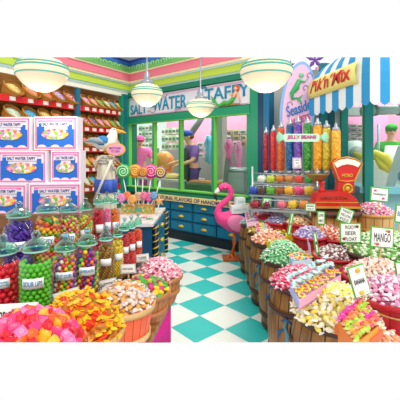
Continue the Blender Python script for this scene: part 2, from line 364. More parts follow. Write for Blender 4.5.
# steel press at the right of the kitchen window
pr_ = empty('taffy_press', BW.M @ XF((BW.at(240, 170, .5)[0], .5, .62)), 'steel taffy press with grey rollers under the pink hanging taffy', 'machine'); zz_ = BW.at(240, 172, .5)[1]-.62
m = MB(); m.box((0, 0, zz_/2), (.5, .5, zz_)); m.obj('body', mat('9aa4a8', .35, .3), pr_)
for q in (-.1, .06): m = MB(); m.sweep([(-.26, q, zz_+.05), (.26, q, zz_+.05)], .05, 12); m.obj('roller', mat('c8ccd0', .25, .5), pr_)
m = MB(); m.prism([(-.3, zz_*.4), (-.2, zz_*.4), (-.12, zz_+.3), (-.2, zz_+.3)], -.28, -.2); m.obj('arm', mat('8a9498', .3, .4), pr_)
# orange lump
p = BW.X(164, 163, .9); m = MB(); m.ball((0, 0, 0), .36, sc=(.95, .7, .95), n=20); m.ball((.05, -.05, -.28), .25, sc=(1.1, .8, .5), n=16)
tag(m.obj('taffy_lump', mat('f49a52', .3), M=p), 'big glossy orange lump of warm taffy behind the kitchen window', 'candy')
p = BW.X(172, 176, .85); m = MB(); m.ball((0, 0, 0), .3, sc=(1, .7, .3), n=16); m.ball((-.25, 0, .0), .22, sc=(1, .7, .4), n=16)
tag(m.obj('taffy_puddle', mat('f7dc86', .35), M=p), 'flat pale yellow taffy spread on the table below the orange lump', 'candy')
# grey pillar and hooks
m = MB(); u, z, _ = BW.at(221, 150, 1.0); m.box((u, 1.0, 1.9), (.22, .2, 2.6)); m.box((u-.11, .97, 1.9), (.03, .2, 2.6), 1)
tag(m.obj('steel_pillar', [mat('b4b4ae'), mat('8b8e90')], M=BW.M), 'grey steel pillar between the blue and the pink hanging taffy', 'pillar')
m = MB(); a = BW.at(189, 137, 1.4); b = BW.at(205, 112, 1.4); m.sweep([(a[0], 1.4, a[1]), (b[0], 1.4, b[1])], .09, 6)
tag(m.obj('vent_pipe', mat('8f9694'), M=BW.M), 'slanting grey pipe above the worker in the blue cap', 'pipe')
def hanging(px, py0, py1, off, col, label, wpx, fr_=BW):
    u, z0, Y = fr_.at(px, py0, off); z1 = fr_.at(px, py1, off)[1]; s = wpx*Y/F0/2; H = z0-z1
    e_ = empty('hanging_taffy', fr_.M @ XF((u, off, z0)), label, 'candy')
    m = MB(); m.sweep([(-s*.3, 0, -.03), (-s*.7, 0, -H*.25), (-s*.35, 0, -H*.55), (-s*.6, 0, -H*.92)], [s*.45, s*.55, s*.35, s*.5], 10)
    m.sweep([(s*.3, -.03, -.02), (s*.75, -.03, -H*.25), (s*.3, -.03, -H*.6), (s*.5, -.03, -H)], [s*.45, s*.5, s*.4, s*.5], 10)
    m.ball((0, 0, -.02), s*.7, sc=(1.1, .8, .6)); m.obj('strand', mat(col, .3), e_)
    m = MB(); m.sweep([(0, .1, .15), (0, .1, .0), (0, -.02, -.02)], .025, 6); m.obj('hook', mat('7c8489', .3, .6), e_)
hanging(209, 136, 164, .9, '7ecbf0', 'pale blue pulled taffy hanging from a hook', 9)
hanging(229, 140, 165, .8, 'f47ab4', 'pink pulled taffy hanging next to the steel pillar', 9)
hanging(239, 142, 178, .7, 'f48cc0', 'longer pink pulled taffy hanging by the green window frame', 8)

def skinned(verts, edges, name, m, parent, M=None, sub=2):
    me = bpy.data.meshes.new(name); me.from_pydata([v[:3] for v in verts], edges, [])
    o = bpy.data.objects.new(name, me); COL.objects.link(o)
    md = o.modifiers.new('s', 'SKIN'); o.modifiers.new('d', 'SUBSURF').levels = sub
    for i, v in enumerate(verts):
        r = v[3]; me.skin_vertices[0].data[i].radius = r if isinstance(r, tuple) else (r, r)
        me.skin_vertices[0].data[i].use_root = (i == 0)
    md.use_smooth_shade = True
    dg = bpy.context.evaluated_depsgraph_get(); me2 = bpy.data.meshes.new_from_object(o.evaluated_get(dg)); bpy.data.objects.remove(o)
    me2.materials.clear(); me2.materials.append(m); me2.name = name
    for p_ in me2.polygons: p_.use_smooth = True
    return link(name, me2, parent, M)
def person(M, label, shirt, cap, trousers='4a4f66', apron=None, brim=1, hands=((.32, -.38, 1.02), (-.3, -.4, 1.0)), H=1.0, gloves=None, wide=1.0):
    """standing adult 1.7 m, facing local -y, forearms reaching forward"""
    e_ = empty('person', M @ Matrix.Diagonal((H*wide, H*wide, H, 1)), label, 'person'); skin = mat('eeb48e', .6)
    V = [(0, 0, .92, (.15, .11)), (0, 0, 1.12, (.13, .1)), (0, -.02, 1.33, (.17, .11)), (0, -.03, 1.45, .06), (0, -.06, 1.52, .055), (0, -.1, 1.60, (.078, .09)), (0, -.11, 1.68, (.07, .08)),
         (.09, 0, .86, .09), (.1, -.02, .48, .06), (.1, .02, .08, .04), (.1, -.14, .03, .03),
         (-.09, 0, .86, .09), (-.1, -.02, .48, .06), (-.1, .02, .08, .04), (-.1, -.14, .03, .03)]
    E = [(0, 1), (1, 2), (2, 3), (3, 4), (4, 5), (5, 6), (0, 7), (7, 8), (8, 9), (9, 10), (0, 11), (11, 12), (12, 13), (13, 14)]
    S = [(0, 0, .80, (.165, .125)), (0, 0, 1.12, (.15, .12)), (0, -.02, 1.33, (.185, .125)), (0, -.03, 1.43, .075)]; SE = [(0, 1), (1, 2), (2, 3)]
    for sgn, hd in ((1, hands[0]), (-1, hands[1])):
        k = len(V); el = Vector((sgn*.27, -.08, 1.1)); h = Vector(hd)
        V += [(sgn*.19, -.01, 1.38, .062), (el.x, el.y, el.z, .045), (*(el.lerp(h, .9)), .03), (*h, .034)]
        E += [(2, k), (k, k+1), (k+1, k+2), (k+2, k+3)]
        dv = (h-el).normalized(); side = dv.cross(Vector((0, 0, 1))).normalized()
        for q in range(4):
            b = h+side*(.013*(q-1.5))+dv*.02; ln = (.075, .085, .08, .06)[q]
            V += [(*(b+dv*ln*.5), .009), (*(b+dv*ln*.8-Vector((0, 0, .02))), .008)]; E += [(k+3, len(V)-2), (len(V)-2, len(V)-1)]
        V += [(*(h-side*.035*sgn+dv*.03), .01)]; E += [(k+3, len(V)-1)]
        j = len(S); S += [(sgn*.195, -.01, 1.38, .078), (*(Vector((sgn*.19, -.01, 1.38)).lerp(el, .85)), .066)]; SE += [(2, j), (j, j+1)]
    skinned(V, E, 'body', skin, e_)
    skinned(S, SE, 'shirt', mat(shirt, .8), e_)
    T = [(0, 0, .96, (.13, .10)), (.1, 0, .84, .11), (.1, -.02, .48, .085), (.1, .02, .12, .07), (-.1, 0, .84, .11), (-.1, -.02, .48, .085), (-.1, .02, .12, .07)]
    skinned(T, [(0, 1), (1, 2), (2, 3), (0, 4), (4, 5), (5, 6)], 'trousers', mat(trousers, .8), e_)
    m = MB(); m.ball((0, -.1, 1.685), .112, n=16, sc=(.92, 1.05, .75)); m.ball((0, -.19, 1.685), .08, n=12, sc=(1, .75, .12)); m.obj('cap', mat(cap, .7), e_)
    m = MB(); m.ball((0, -.05, 1.63), .095, n=14, sc=(.95, .95, .8)); m.obj('hair', mat('7a4a26', .8), e_)
    m = MB(); m.sweep([(0, -.185, 1.625), (0, -.215, 1.595), (0, -.19, 1.585)], [.01, .017, .012], 6); m.obj('nose', skin, e_)
    for s_ in (-1, 1):
        m = MB(); m.ball((s_*.032, -.185, 1.625), .011, n=8); m.obj('eye', mat('2a2220'), e_)
        m = MB(); m.ball((s_*.083, -.09, 1.61), .022, n=8, sc=(.5, 1, 1.3)); m.obj('ear', skin, e_)
    m = MB(); m.ball((0, -.185, 1.56), .022, n=8, sc=(1.3, .4, .35)); m.obj('mouth', mat('b8544c'), e_)
    if apron:
        m = MB(); m.add([(x*.15*(1.0 if z < 1.2 else .75), -.13-.02*math.cos(x*1.5)-(.015 if z > 1.2 else 0), z) for z in (.62, .9, 1.12, 1.36) for x in (-1, -.5, 0, .5, 1)], [(r*5+c, r*5+c+1, r*5+c+6, r*5+c+5) for r in range(3) for c in range(4)], 0, True)
        ap = m.obj('apron', mat(apron, .8), e_); ap.modifiers.new('t', 'SOLIDIFY').thickness = .01
    if gloves:
        for h in hands:
            m = MB(); m.ball(tuple(h), .06, n=10, sc=(.8, 1.3, .6)); m.obj('glove', mat(gloves, .6), e_)
    return e_
def pxM(fr_, px, off, rz, zf=.62):
    u = fr_.at(px, 150, off)[0]; return fr_.M @ XF((u, off, zf), rz)
person(pxM(BW, 138, 1.15, .95, .5) @ XF((0, 0, 0), 0, .2), 'person in a pink cap and pink shirt bending over the orange taffy', 'ee72b2', 'ee4f9a', 'c060a0', None, H=1.16, gloves='9c2438', hands=((.32, -.42, 1.0), (.02, -.5, 1.0)), wide=1.3)
person(pxM(BW, 192, .95, -.5, .45), 'person in a blue cap, purple shirt and dark apron at the green taffy machine', '9468b8', '2850b8', '5a4a88', '3a3f42', H=1.19, hands=((.25, -.38, 1.0), (-.42, -.4, .98)), wide=1.2)
person(XF((3.85, 6.9, .62), -.25), 'person in a green cap, green shirt and white apron behind the kiosk window', '46ac3c', '2f9c34', '3a8f3c', 'f2f4ee', H=1.08)

for lx, ly, en in ((.2, 9.2, 45), (-1.2, 10.2, 50), (4.0, 6.6, 55)):  # added overhead fill lights, not real fixtures, brightening the rooms behind the glass
    al = bpy.data.lights.new('kitchen_fill', 'AREA'); al.energy = en; al.size = 1.6; ao = bpy.data.objects.new('kitchen_fill', al); COL.objects.link(ao); ao.location = (lx, ly, 3.9)
# ------------------------------------------------------------------ kiosk at the right: windows and striped awning
def kiosk(fr_, a, b, n, posts, zlo=1.38, zhi=3.3):
    m = MB(); m.box(((a+b)/2, .05, zlo/2), (b-a, .1, zlo), 0); o = struct(m.obj('wall_kiosk_'+n, mat('86b9bf', .6), M=fr_.M))
    f = MB()
    for u in posts: f.box((u, -.02, zhi/2+.2), (.1, .12, zhi-.4), 0); f.box((u-.065, -.03, zhi/2+.2), (.03, .1, zhi-.4), 1)
    f.box(((a+b)/2, -.03, zlo), (b-a, .2, .09), 2); f.box(((a+b)/2, 0, zhi), (b-a, .12, .5), 0)
    wo = struct(f.obj('window_'+n, [mat('0b8078'), mat('a9d66a'), mat('6fb7c4')], M=fr_.M))
    p_ = MB(); p_.box(((a+b)/2, .03, (zlo+zhi)/2), (b-a, .01, zhi-zlo)); p_.obj('pane', glass('f6fffb', .04), wo)
kiosk(KS, -.0, 1.3, '2', (.0, 1.29)); kiosk(KF, .04, 1.4, '3', (1.35,))
m = MB(); m.box((0, 0, 1.8), (.12, .12, 3.5)); struct(m.obj('trim_5', mat('0c7a80'), M=XF((at(324, 80, 6.1).x, 6.15, 0))))
m = MB(); m.box((0, 0, 1.8), (.14, .12, 3.5)); struct(m.obj('trim_6', mat('0a4f5e'), M=XF((at(324, 80, 6.1).x+.13, 6.17, 0))))
# machinery behind the kiosk glass
def kobj(name, X, label, cat): return empty(name, X, label, cat)
e_ = kobj('duct', at(395, 110, 5.6), 'grey duct hanging behind the kiosk glass above the green capped worker', 'duct')
m = MB(); m.sweep([(-.55, 0, -.02), (.5, 0, .02)], .075, 12); m.obj('pipe', mat('b9bdbb', .4), e_)
for q in (-.35, .05): m = MB(); m.sweep([(q, 0, 0), (q+.05, 0, 0)], .095, 12); m.obj('collar', mat('7c8284'), e_)
e_ = kobj('duct', at(354, 112, 7.0), 'grey duct behind the left pane of the kiosk under the awning', 'duct')
m = MB(); m.box((0, 0, 0), (.9, .3, .16)); m.obj('pipe', mat('a5aaa8', .4), e_)
e_ = kobj('taffy_puller', at(361, 165, 6.4), 'white machine with a round drum and yellow taffy behind the kiosk glass', 'machine')
m = MB(); m.sweep([(-.14, .12, .22), (-.14, -.12, .22)], .24, 24); m.obj('drum', mat('e2e4e0', .4), e_)
m = MB(); m.sweep([(-.14, -.12, .22), (-.14, -.16, .22)], .13, 24); m.obj('drum_hub', mat('aeb4b4', .4), e_)
m = MB(); m.box((.12, .1, -.42), (.9, .5, 1.0)); m.obj('body', mat('d4d8d4', .5), e_)
m = MB(); m.box((.9, .05, -.3), (.8, .6, .22)); m.obj('tray', mat('5e7078', .4), e_)
m = MB(); p0 = at(361, 165, 6.2)
q = [at(354, 154, 6.1)-p0, at(364, 157, 6.0)-p0, at(375, 153, 5.95)-p0, at(384, 158, 5.9)-p0, at(392, 170, 5.9)-p0, at(398, 172, 5.9)-p0]
m.sweep(q, [.04, .07, .06, .1, .08, .05], 10); m.sweep([at(376, 156, 5.95)-p0, at(382, 166, 5.9)-p0, at(392, 172, 5.9)-p0], [.05, .07, .05], 10)
tag(m.obj('pulled_taffy', mat('f6dc3e', .3), M=XF(p0)), 'bright yellow pulled taffy draped behind the kiosk window', 'candy')
e_ = kobj('mixer', at(398, 172, 5.45), 'white slanting mixer housing behind the front glass of the kiosk', 'machine')
m = MB(); m.prism([(-.17, -.4), (.25, -.4), (.3, .45), (.08, .42), (-.02, .1)], -.12, .15); m.obj('housing', mat('e3e7ec', .4), e_)
m = MB(); m.sweep([(.02, -.13, -.05), (.02, -.16, -.05)], .1, 16); m.obj('dial', mat('6f9fb5'), e_)
e_ = kobj('steel_post', at(378.5, 170, 6.3), 'thin blue grey steel post next to the worker in the green cap', 'post')
m = MB(); m.sweep([(0, 0, -.95), (0, 0, .85)], .025, 8); m.obj('pole', mat('8aa0b0', .3, .4), e_)

aw = empty('awning', (2.5, 5.0, 2.5), 'blue and white striped awning with a scalloped edge over the kiosk window', 'awning')
I = [Vector((2.69, 6.15)), Vector((2.55, 5.05)), Vector((3.6, 5.2))]; O = [Vector((1.87, 5.83)), Vector((2.2, 4.4)), Vector((3.3, 4.5))]
zt_, zf_, zv_ = 3.62, 2.84, 2.60; base = Vector((2.5, 5.0, 2.5))
cols = []
for s_ in range(2):
    n = (9, 8)[s_]
    for i in range(n):
        for h in range(4): cols.append((I[s_].lerp(I[s_+1], (i+h/4)/n), O[s_].lerp(O[s_+1], (i+h/4)/n), i+(0 if s_ == 0 else 9), h))
cols.append((I[2], O[2], 17, 0))
m = MB(); vs = []; K = 8
for (a, b, i, h) in cols:
    for k in range(K+1):
        t = PI/2*k/K; p_ = a.lerp(b, math.sin(t)); vs.append(Vector((p_.x, p_.y, zf_+(zt_-zf_)*math.cos(t)))-base)
    vs.append(Vector((b.x, b.y, zv_-.05*math.sin(PI*h/4)))-base)
K2 = K+2
fs = {0: [], 1: []}
for c_ in range(len(cols)-1):
    for k in range(K2-1): fs[cols[c_][2] % 2].append((c_*K2+k, c_*K2+k+1, (c_+1)*K2+k+1, (c_+1)*K2+k))
m.add(vs, fs[0], 0); m.f += [list(f) for f in fs[1]]; m.m += [1]*len(fs[1]); m.sm += [False]*len(fs[1])
cn = m.obj('canopy', [mat('2f9fdb', .7), mat('f4f8fa', .7)], aw); cn.modifiers.new('t', 'SOLIDIFY').thickness = .008
m = MB(); m.add(vs[:K+1]+[Vector((I[0].x, I[0].y, zf_))-base], [list(range(K+2))], 0); ec = m.obj('end_panel', mat('58b4e4', .7), aw); ec.modifiers.new('t', 'SOLIDIFY').thickness = .008
# pik 'n' mix panel lying on the slope of the awning
def awp(t, k):  # t along the left face, k 0..1 down the curve
    a = I[0].lerp(I[1], t); b = O[0].lerp(O[1], t); q = PI/2*k; p_ = a.lerp(b, math.sin(q)*1.0); return Vector((p_.x, p_.y, zf_+(zt_-zf_)*math.cos(q)))
P00, P10, P01, P11 = awp(.02, 1.0)-Vector((.02, 0, -.01)), awp(.86, 1.0)+Vector((-.03, 0, .03)), awp(.04, .74)+Vector((-.03, 0, .03)), awp(.86, .74)+Vector((-.03, 0, .04))
pn = empty('awning_sign', P00, 'yellow Pik n Mix sign on the slope of the striped awning', 'sign')
def bil(u, v): 
    b = P00.lerp(P10, u).lerp(P01.lerp(P11, u), v); bul = math.sin(PI*v)*.05
    return b+Vector((-.9, -.1, .4))*bul-P00
m = MB(); vs = [bil(i/8, j/4) for i in range(9) for j in range(5)]; m.add(vs, [(i*5+j, i*5+j+1, i*5+j+6, i*5+j+5) for i in range(8) for j in range(4)], 0, True)
o = m.obj('panel', mat('f5e88c', .7), pn); o.modifiers.new('t', 'SOLIDIFY').thickness = .008
t = text('lettering', "Pik'n'Mix", .88, .62, mat('d8352c', .6), pn, None, .002, .2, .02)
for v in t.data.vertices:
    u_, v_ = v.co.x+.5, v.co.z+.5; v.co = bil(u_, v_)+Vector((-.9, -.2, .4))*(.014-v.co.y)
# ------------------------------------------------------------------ oval seaside sign
ov = empty('oval_sign', XF(at(298, 107, 5.95), -.1) @ XF((0, 0, 0), 0, 0, .10, 1.11), 'tall oval pink Seaside sign with a light blue rim and a green mermaid', 'sign')
def ell(rx, rz, n=40): return [(rx*math.cos(2*PI*i/n), rz*math.sin(2*PI*i/n)) for i in range(n)]
m = MB(); m.prism(ell(.275, .72), 0, .05); m.obj('rim', mat('8cbcf0', .6), ov)
m = MB(); m.prism(ell(.235, .67), -.012, .01); m.obj('panel', mat('f7c6e4', .6), ov)
text('lettering', 'Seaside', .40, .17, mat('2f86d0'), ov, XF((0, -.014, -.02), 0, 0, -.42), .01, .3, .015)
text('lettering', 'SWEETS', .34, .1, mat('e0559c'), ov, XF((.04, -.014, -.2), 0, 0, -.42), .01, .1, .02)
m = MB(); m.sweep([(-.03, -.02, .42), (-.06, -.02, .3), (-.12, -.02, .2), (-.1, -.02, .12), (-.02, -.02, .14)], [.03, .05, .035, .025, .01], 8)
m.prism([(-.02, .14), (.05, .2), (.02, .12), (.05, .06), (-.02, .1)], -.03, -.013); m.obj('mermaid_tail', mat('3fb06a'), ov)
m = MB(); m.ball((.0, -.02, .5), .04, sc=(1, .4, 1)); m.sweep([(-.03, -.02, .42), (.06, -.02, .4), (.1, -.02, .46)], [.03, .015, .01], 6); m.obj('mermaid_figure', mat('7fcf9a'), ov)
for a, b in ((.08, .3), (.12, .5), (-.14, .02)):
    m = MB(); m.sweep([(a+.05*math.cos(t)*(1-t/8), -.018, b+.06*math.sin(t)*(1-t/8)) for t in [k*.6 for k in range(9)]], .006, 5); m.obj('flourish', mat('a08fb0'), ov)
def star(p, s, label):
    m = MB()
    for k in range(5): m.add([(0, -.03, 0), (s*math.cos(k*1.256+.3), -.02, s*math.sin(k*1.256+.3)), (s*.45*math.cos(k*1.256+.75), -.01, s*.45*math.sin(k*1.256+.75)), (s*.45*math.cos(k*1.256-.15), -.01, s*.45*math.sin(k*1.256-.15)), (0, .03, 0)], [(0, 1, 2), (0, 3, 1), (4, 2, 1), (4, 1, 3), (0, 2, 4), (0, 4, 3)])
    tag(m.obj('flower_ornament', mat('7d4aa8'), M=p), label, 'ornament')
star(RW.X(315, 60, -.05), .2, 'purple flower ornament between the oval sign and the teal post'); star(RW.X(290.5, 65, -.05), .09, 'small purple ornament left of the oval sign')

# ------------------------------------------------------------------ jelly bean tubes
tubes = [(266, 127, 5.75, ['a81f34', 'c2253c', '8c1a2c'], 'dark red', 5.5), (273.5, 125, 5.65, ['e0282c', 'f0403a', 'c41f26'], 'bright red', 6), (281, 121.5, 5.5, ['f0642a', 'f88440', 'dc4f22'], 'orange', 7),
         (290, 118, 5.3, ['1a5f9a', '2f84bc', '154a7e'], 'dark blue', 7.5), (298, 116, 5.2, ['7a4ab4', '9a6ad0', '5f3a94'], 'purple', 8), (307.5, 117, 5.1, ['2f9c3c', '56bc4c', '237a30'], 'green', 8),
         (317.5, 118, 5.0, ['f4a81e', 'ffc63a', 'e88e14'], 'orange yellow', 8.5), (326.5, 120.5, 4.95, ['d8c22a', 'ecd94c', 'b8a820'], 'greenish yellow', 8), (336, 123, 4.85, ['f6b422', 'ffd044', 'ee9c18'], 'golden yellow', 9)]
for px, py, Y, cs, nm, wpx in tubes:
    b = at(px, 171, Y); top = at(px, py, Y).z-b.z; r = wpx*Y/F0/2
    e_ = empty('candy_tube', b, 'upright clear tube of %s jelly beans on the chrome rack' % nm, 'dispenser', 'jelly bean tubes')
    m = MB(); m.lathe([(r*.7, 0), (r, .05), (r, top-.14), (r*.9, top-.11)], 16); m.obj('tube', speckle(cs, 45, .15, .3), e_)
    m = MB(); m.lathe([(r*.9, top-.11), (r*.8, top-.07), (r*.35, top-.05), (r*.35, top-.02), (r*.2, top)], 14); m.obj('cap', mat('b9bcc4', .25, .6), e_)
    m = MB(); m.lathe([(r*.5, -.06), (r*.8, -.03), (r*.72, .01)], 14); m.obj('spout', mat('a9aeb6', .25, .6), e_)
js = empty('candy_shaped_sign', XF(at(302, 137.5, 4.6), 0), 'pale green wrapped candy shaped Jelly Beans sign across the tubes', 'sign')
s_ = 4.6/F0
m = MB(); m.prism([(-17*s_, 3.6*s_), (15*s_, 3.6*s_), (17*s_, 2*s_), (17*s_, -2*s_), (15*s_, -4.2*s_), (-17*s_, -4.2*s_), (-19*s_, -2*s_), (-19*s_, 2*s_)], -.02, .02); m.obj('panel', mat('c7f0d2', .6), js)
for sg in (-1, 1):
    m = MB(); 
    for a in (-.55, -.2, .2, .55): m.sweep([(sg*17.5*s_, -.005, 0), (sg*(17.5+8*math.cos(a))*s_, -.01, 8*math.sin(a)*s_)], [.012, .026], 6)
    m.obj('wrapper_twist', mat('9fe0bd', .6), js)
text('lettering', 'JELLY BEANS', 29*s_, 4.6*s_, mat('d8479c'), js, XF((-.01, -.022, 0)), .006, 0, .03)
def card(px, py, wpx, hpx, Y, lines, label, rz=0, rim='58b04a', tilt=0, stake=True, deco=None, ink='2a2a30', name='price_card', lw=.8):
    k = Y/F0; w_, h_ = wpx*k, hpx*k
    e_ = empty(name, XF(at(px, py, Y), rz) @ XF((0, 0, 0), 0, -.08, tilt), label, 'sign')
    m = MB(); m.box((0, .004, 0), (w_, .006, h_)); m.obj('border', mat(rim, .6), e_)
    m = MB(); t = 1.3*k; m.box((0, -.002, 0), (w_-2*t, .008, h_-2*t)); m.obj('face', mat('fbfbf6', .6), e_)
    n = len(lines); z0 = h_*.5-t
    lh = (h_-2*t)/max(n, 1)
    for i, s in enumerate(lines): text('lettering', s, (w_-2*t)*lw*min(1, len(s)/max(len(q) for q in lines)+.1), min(lh*.6, (w_-2*t)*lw/len(s)*2.6), mat(ink, .7), e_, XF((0, -.006, z0-lh*(i+.5))), .002, 0, .0)
    for (dx, dz, c, r) in (deco or []): m = MB(); m.ball((dx*w_, -.008, dz*h_), r*k, sc=(1, .3, .8)); m.obj('drawn_sweet', mat(c, .6), e_)
    if stake: m = MB(); m.box((0, .012, -h_*.7), (.012, .008, h_*.6)); m.obj('stake', mat('d8b070'), e_)
    return e_
card(297, 163, 9, 11, 4.75, ['100', 'to', '1 LB'], 'small lilac rimmed price card hanging on the blue and purple tubes', rim='cdb8dc', stake=False, ink='6a5a50')
# chrome rack with glass bins of sweets
rk = empty('bin_rack', at(290, 215, 5.2)*1.0, 'chrome wire rack carrying three rows of sweet bins below the tubes', 'rack')
L0 = Vector(rk.location)
rows = [(175, 5.55, 255, 5.0, 322), (187, 5.3, 252, 4.8, 322), (201, 5.1, 252, 4.6, 322)]
chrome = mat('c4c9ce', .25, .5)
def rowpt(r, px, py): Ya, Yb = r[1], r[3]; return at(px, py, Ya+(Yb-Ya)*(px-r[2])/(r[4]-r[2]))
for i, r in enumerate(rows):
    for dy in (0, 9):
        m = MB(); a, b = rowpt(r, r[2], r[0]+dy-3+(0 if dy else 1)), rowpt(r, r[4], r[0]+dy+1+(0 if dy else 1)); m.sweep([a-L0+Vector((0, -.02, 0)), b-L0+Vector((0, -.02, 0))], .009, 6); m.obj('rail', chrome, rk)
    a, b = rowpt(r, r[2], r[0]+7), rowpt(r, r[4], r[0]+11); dd = (b-a).normalized(); nn = Vector((-dd.y, dd.x, 0)).normalized()
    m = MB(); q = [a-nn*.12, b-nn*.12, b+nn*.22, a+nn*.22]; m.add([v-L0 for v in q]+[v-L0-Vector((0, 0, .02)) for v in q], [(0, 1, 2, 3), (7, 6, 5, 4), (0, 4, 5, 1), (1, 5, 6, 2), (2, 6, 7, 3), (3, 7, 4, 0)]); m.obj('tray', mat('a9b0b4', .3, .3), rk)
for px in (254, 321):
    m = MB(); a = rowpt(rows[1], px, 170); m.sweep([Vector((a.x, a.y+.15, 1.72))-L0, Vector((a.x, a.y+.15, 0))-L0], .016, 6); m.obj('upright', chrome, rk)
bins = [(0, 262, 'f0ece0', 'cream'), (0, 271, 'c6d23c', 'lime green'), (0, 280, 'd9812e', 'caramel'), (0, 289, 'd88a4a', 'peach'), (0, 299, 'f0503c', 'red'), (0, 309, '3ca83c', 'green'), (0, 318, 'ee6a4a', 'coral'),
        (1, 254, '2a4fb0', 'blue'), (1, 262, '5a3a34', 'dark brown'), (1, 271, '66b43a', 'leaf green'), (1, 280, 'a85a2c', 'brown'), (1, 289, 'f4b42c', 'amber'), (1, 299, 'f04f86', 'pink'), (1, 309, 'f6c63a', 'yellow'),
        (2, 255, '9c1c30', 'wine red'), (2, 266, '7a2030', 'maroon'), (2, 282, 'f07088', 'rose'), (2, 293, 'f6c832', 'golden'), (2, 304, 'f48a34', 'orange')]
rown = ['top', 'middle', 'bottom']
for r_, px, c, nm in bins:
    r = rows[r_]; b = rowpt(r, px, r[0]+8); s = (6.0 if r_ else 5.4)*b.y/F0
    e_ = empty('sweet_bin', b, 'round glass bin of %s sweets in the %s row of the chrome rack' % (nm, rown[r_]), 'bin', 'glass bins on the chrome rack')
    m = MB(); m.lathe([(s*.5, 0), (s*.95, s*.5), (s*1.02, s*.9), (s*.85, s*1.5), (s*.5, s*1.75)], 14, cap=False); m.obj('bowl', glass('fbffff', .1), e_)
    m = MB(); rr = random.Random(px)
    m.lathe([(s*.45, .004), (s*.82, s*.5), (s*.88, s*.9), (s*.7, s*1.25), (s*.2, s*1.42)], 12)
    for q in range(46):
        a_ = rr.random()*6.28; h = rr.random(); rad = s*.82*math.sqrt(rr.random())*(1-.3*h)
        m.ball((rad*math.cos(a_), rad*math.sin(a_), s*(.25+1.1*h)), s*.2, n=6)
    l_ = lin(c); tag(m.obj('loose_sweets', mat(c, .3), M=XF(b)), '%s sweets filling a round bin in the %s row of the chrome rack' % (nm, rown[r_]), 'sweets', 'sweets in the rack bins', 'stuff')

# ------------------------------------------------------------------ red weighing scale on its round stand
P = at(334, 209, 4.55); sc_ = 4.55/F0
sd_ = empty('round_stand', (P.x, P.y, 0), 'round dark topped stand under the red weighing scale', 'table')
m = MB(); m.lathe([(.33, P.z-.06), (.345, P.z-.04), (.345, P.z-.015), (.32, P.z-.003)], 36); m.obj('tabletop', wood('3c2418', '5a382a', (6, 6, 6), .3), sd_)
m = MB(); m.lathe([(.28, 0), (.28, P.z-.06)], 32); m.obj('drum', wood('d98a3c', 'e8a258', (8, 8, 2), .5, '7a4a1c', 18), sd_)
se = empty('weighing_scale', XF(P, -.05), 'red shop scale with a fan shaped dial and a brass pan', 'scale')
red = mat('d5261f', .25); 
def pz(x, y): return ((x-334)*sc_, (209-y)*sc_)
m = MB(); m.prism([pz(312, 206), pz(357, 206), pz(352, 197), pz(343, 190), pz(316, 192), pz(314, 198)], -.13, .13); m.obj('base', red, se)
m = MB(); m.prism([pz(313, 201.5), pz(354, 201.5), pz(354, 200.7), pz(313, 200.7)], -.135, -.12); m.prism([pz(311, 207), pz(358, 207), pz(357.5, 205), pz(312, 205)], -.14, .14); m.obj('trim_line', mat('e0a83c', .35, .4), se)
m = MB(); m.prism([pz(331, 163), pz(336, 158.5), pz(344, 157), pz(352, 158.5), pz(359.5, 163), pz(352, 180), pz(352, 192), pz(336, 192), pz(337, 180)], -.07, .07); m.obj('head', red, se)
arc = [pz(332, 163), pz(337, 159.8), pz(345, 158.4), pz(352, 159.8), pz(358, 163), pz(355.5, 167), pz(350, 164.8), pz(345, 164), pz(340, 165), pz(335, 167.5)]
m = MB(); m.prism(arc, -.078, -.068); m.obj('dial_window', mat('fbf3e2', .3), se)
def outl(pts, r, mi=0): 
    m_ = MB(); q = pts+[pts[0]]; m_.sweep([(x, -.078, z) for x, z in q], r, 6); return m_
outl([pz(331, 163), pz(336, 158.5), pz(344, 157), pz(352, 158.5), pz(359.5, 163), pz(352, 180), pz(344, 181), pz(337, 180)], .008).obj('gold_border', mat('e2a83a', .35, .4), se)
m = MB(); m.sweep([(pz(345+4.2*math.cos(t*PI/8), 188+4.2*math.sin(t*PI/8))[0], -.085, pz(345, 188+4.2*math.sin(t*PI/8))[1]) for t in range(17)], .016, 6); m.obj('gold_ring', mat('d9a23a', .35, .4), se)
m = MB(); a = pz(345, 188); m.sweep([(a[0], -.07, a[1]), (a[0], -.09, a[1])], .035, 16); m.obj('badge', mat('f0b23c', .4, .3), se)
text('lettering', 'HOBO', .14, .045, mat('e8b440'), se, XF((pz(345, 0)[0], -.071, pz(0, 175)[1])), .004, 0, .02)
text('lettering', 'KING ICON', .34, .045, mat('a8321c'), se, XF((pz(331, 0)[0], -.131, pz(0, 196.5)[1])), .004, 0, .03)
m = MB(); a = pz(322, 192); m.lathe([(.06, 0), (.035, .04), (.03, .1), (.05, .15)], 16, c=(a[0], 0, a[1])); m.obj('pan_post', red, se)
a = pz(317.5, 181); m = MB(); m.lathe([(.04, 0), (.10, .03), (.15, .085), (.155, .09), (.145, .09), (.09, .04), (.03, .015)], 24, c=(a[0], 0, a[1])); m.obj('pan', mat('a8975a', .3, .6), se)

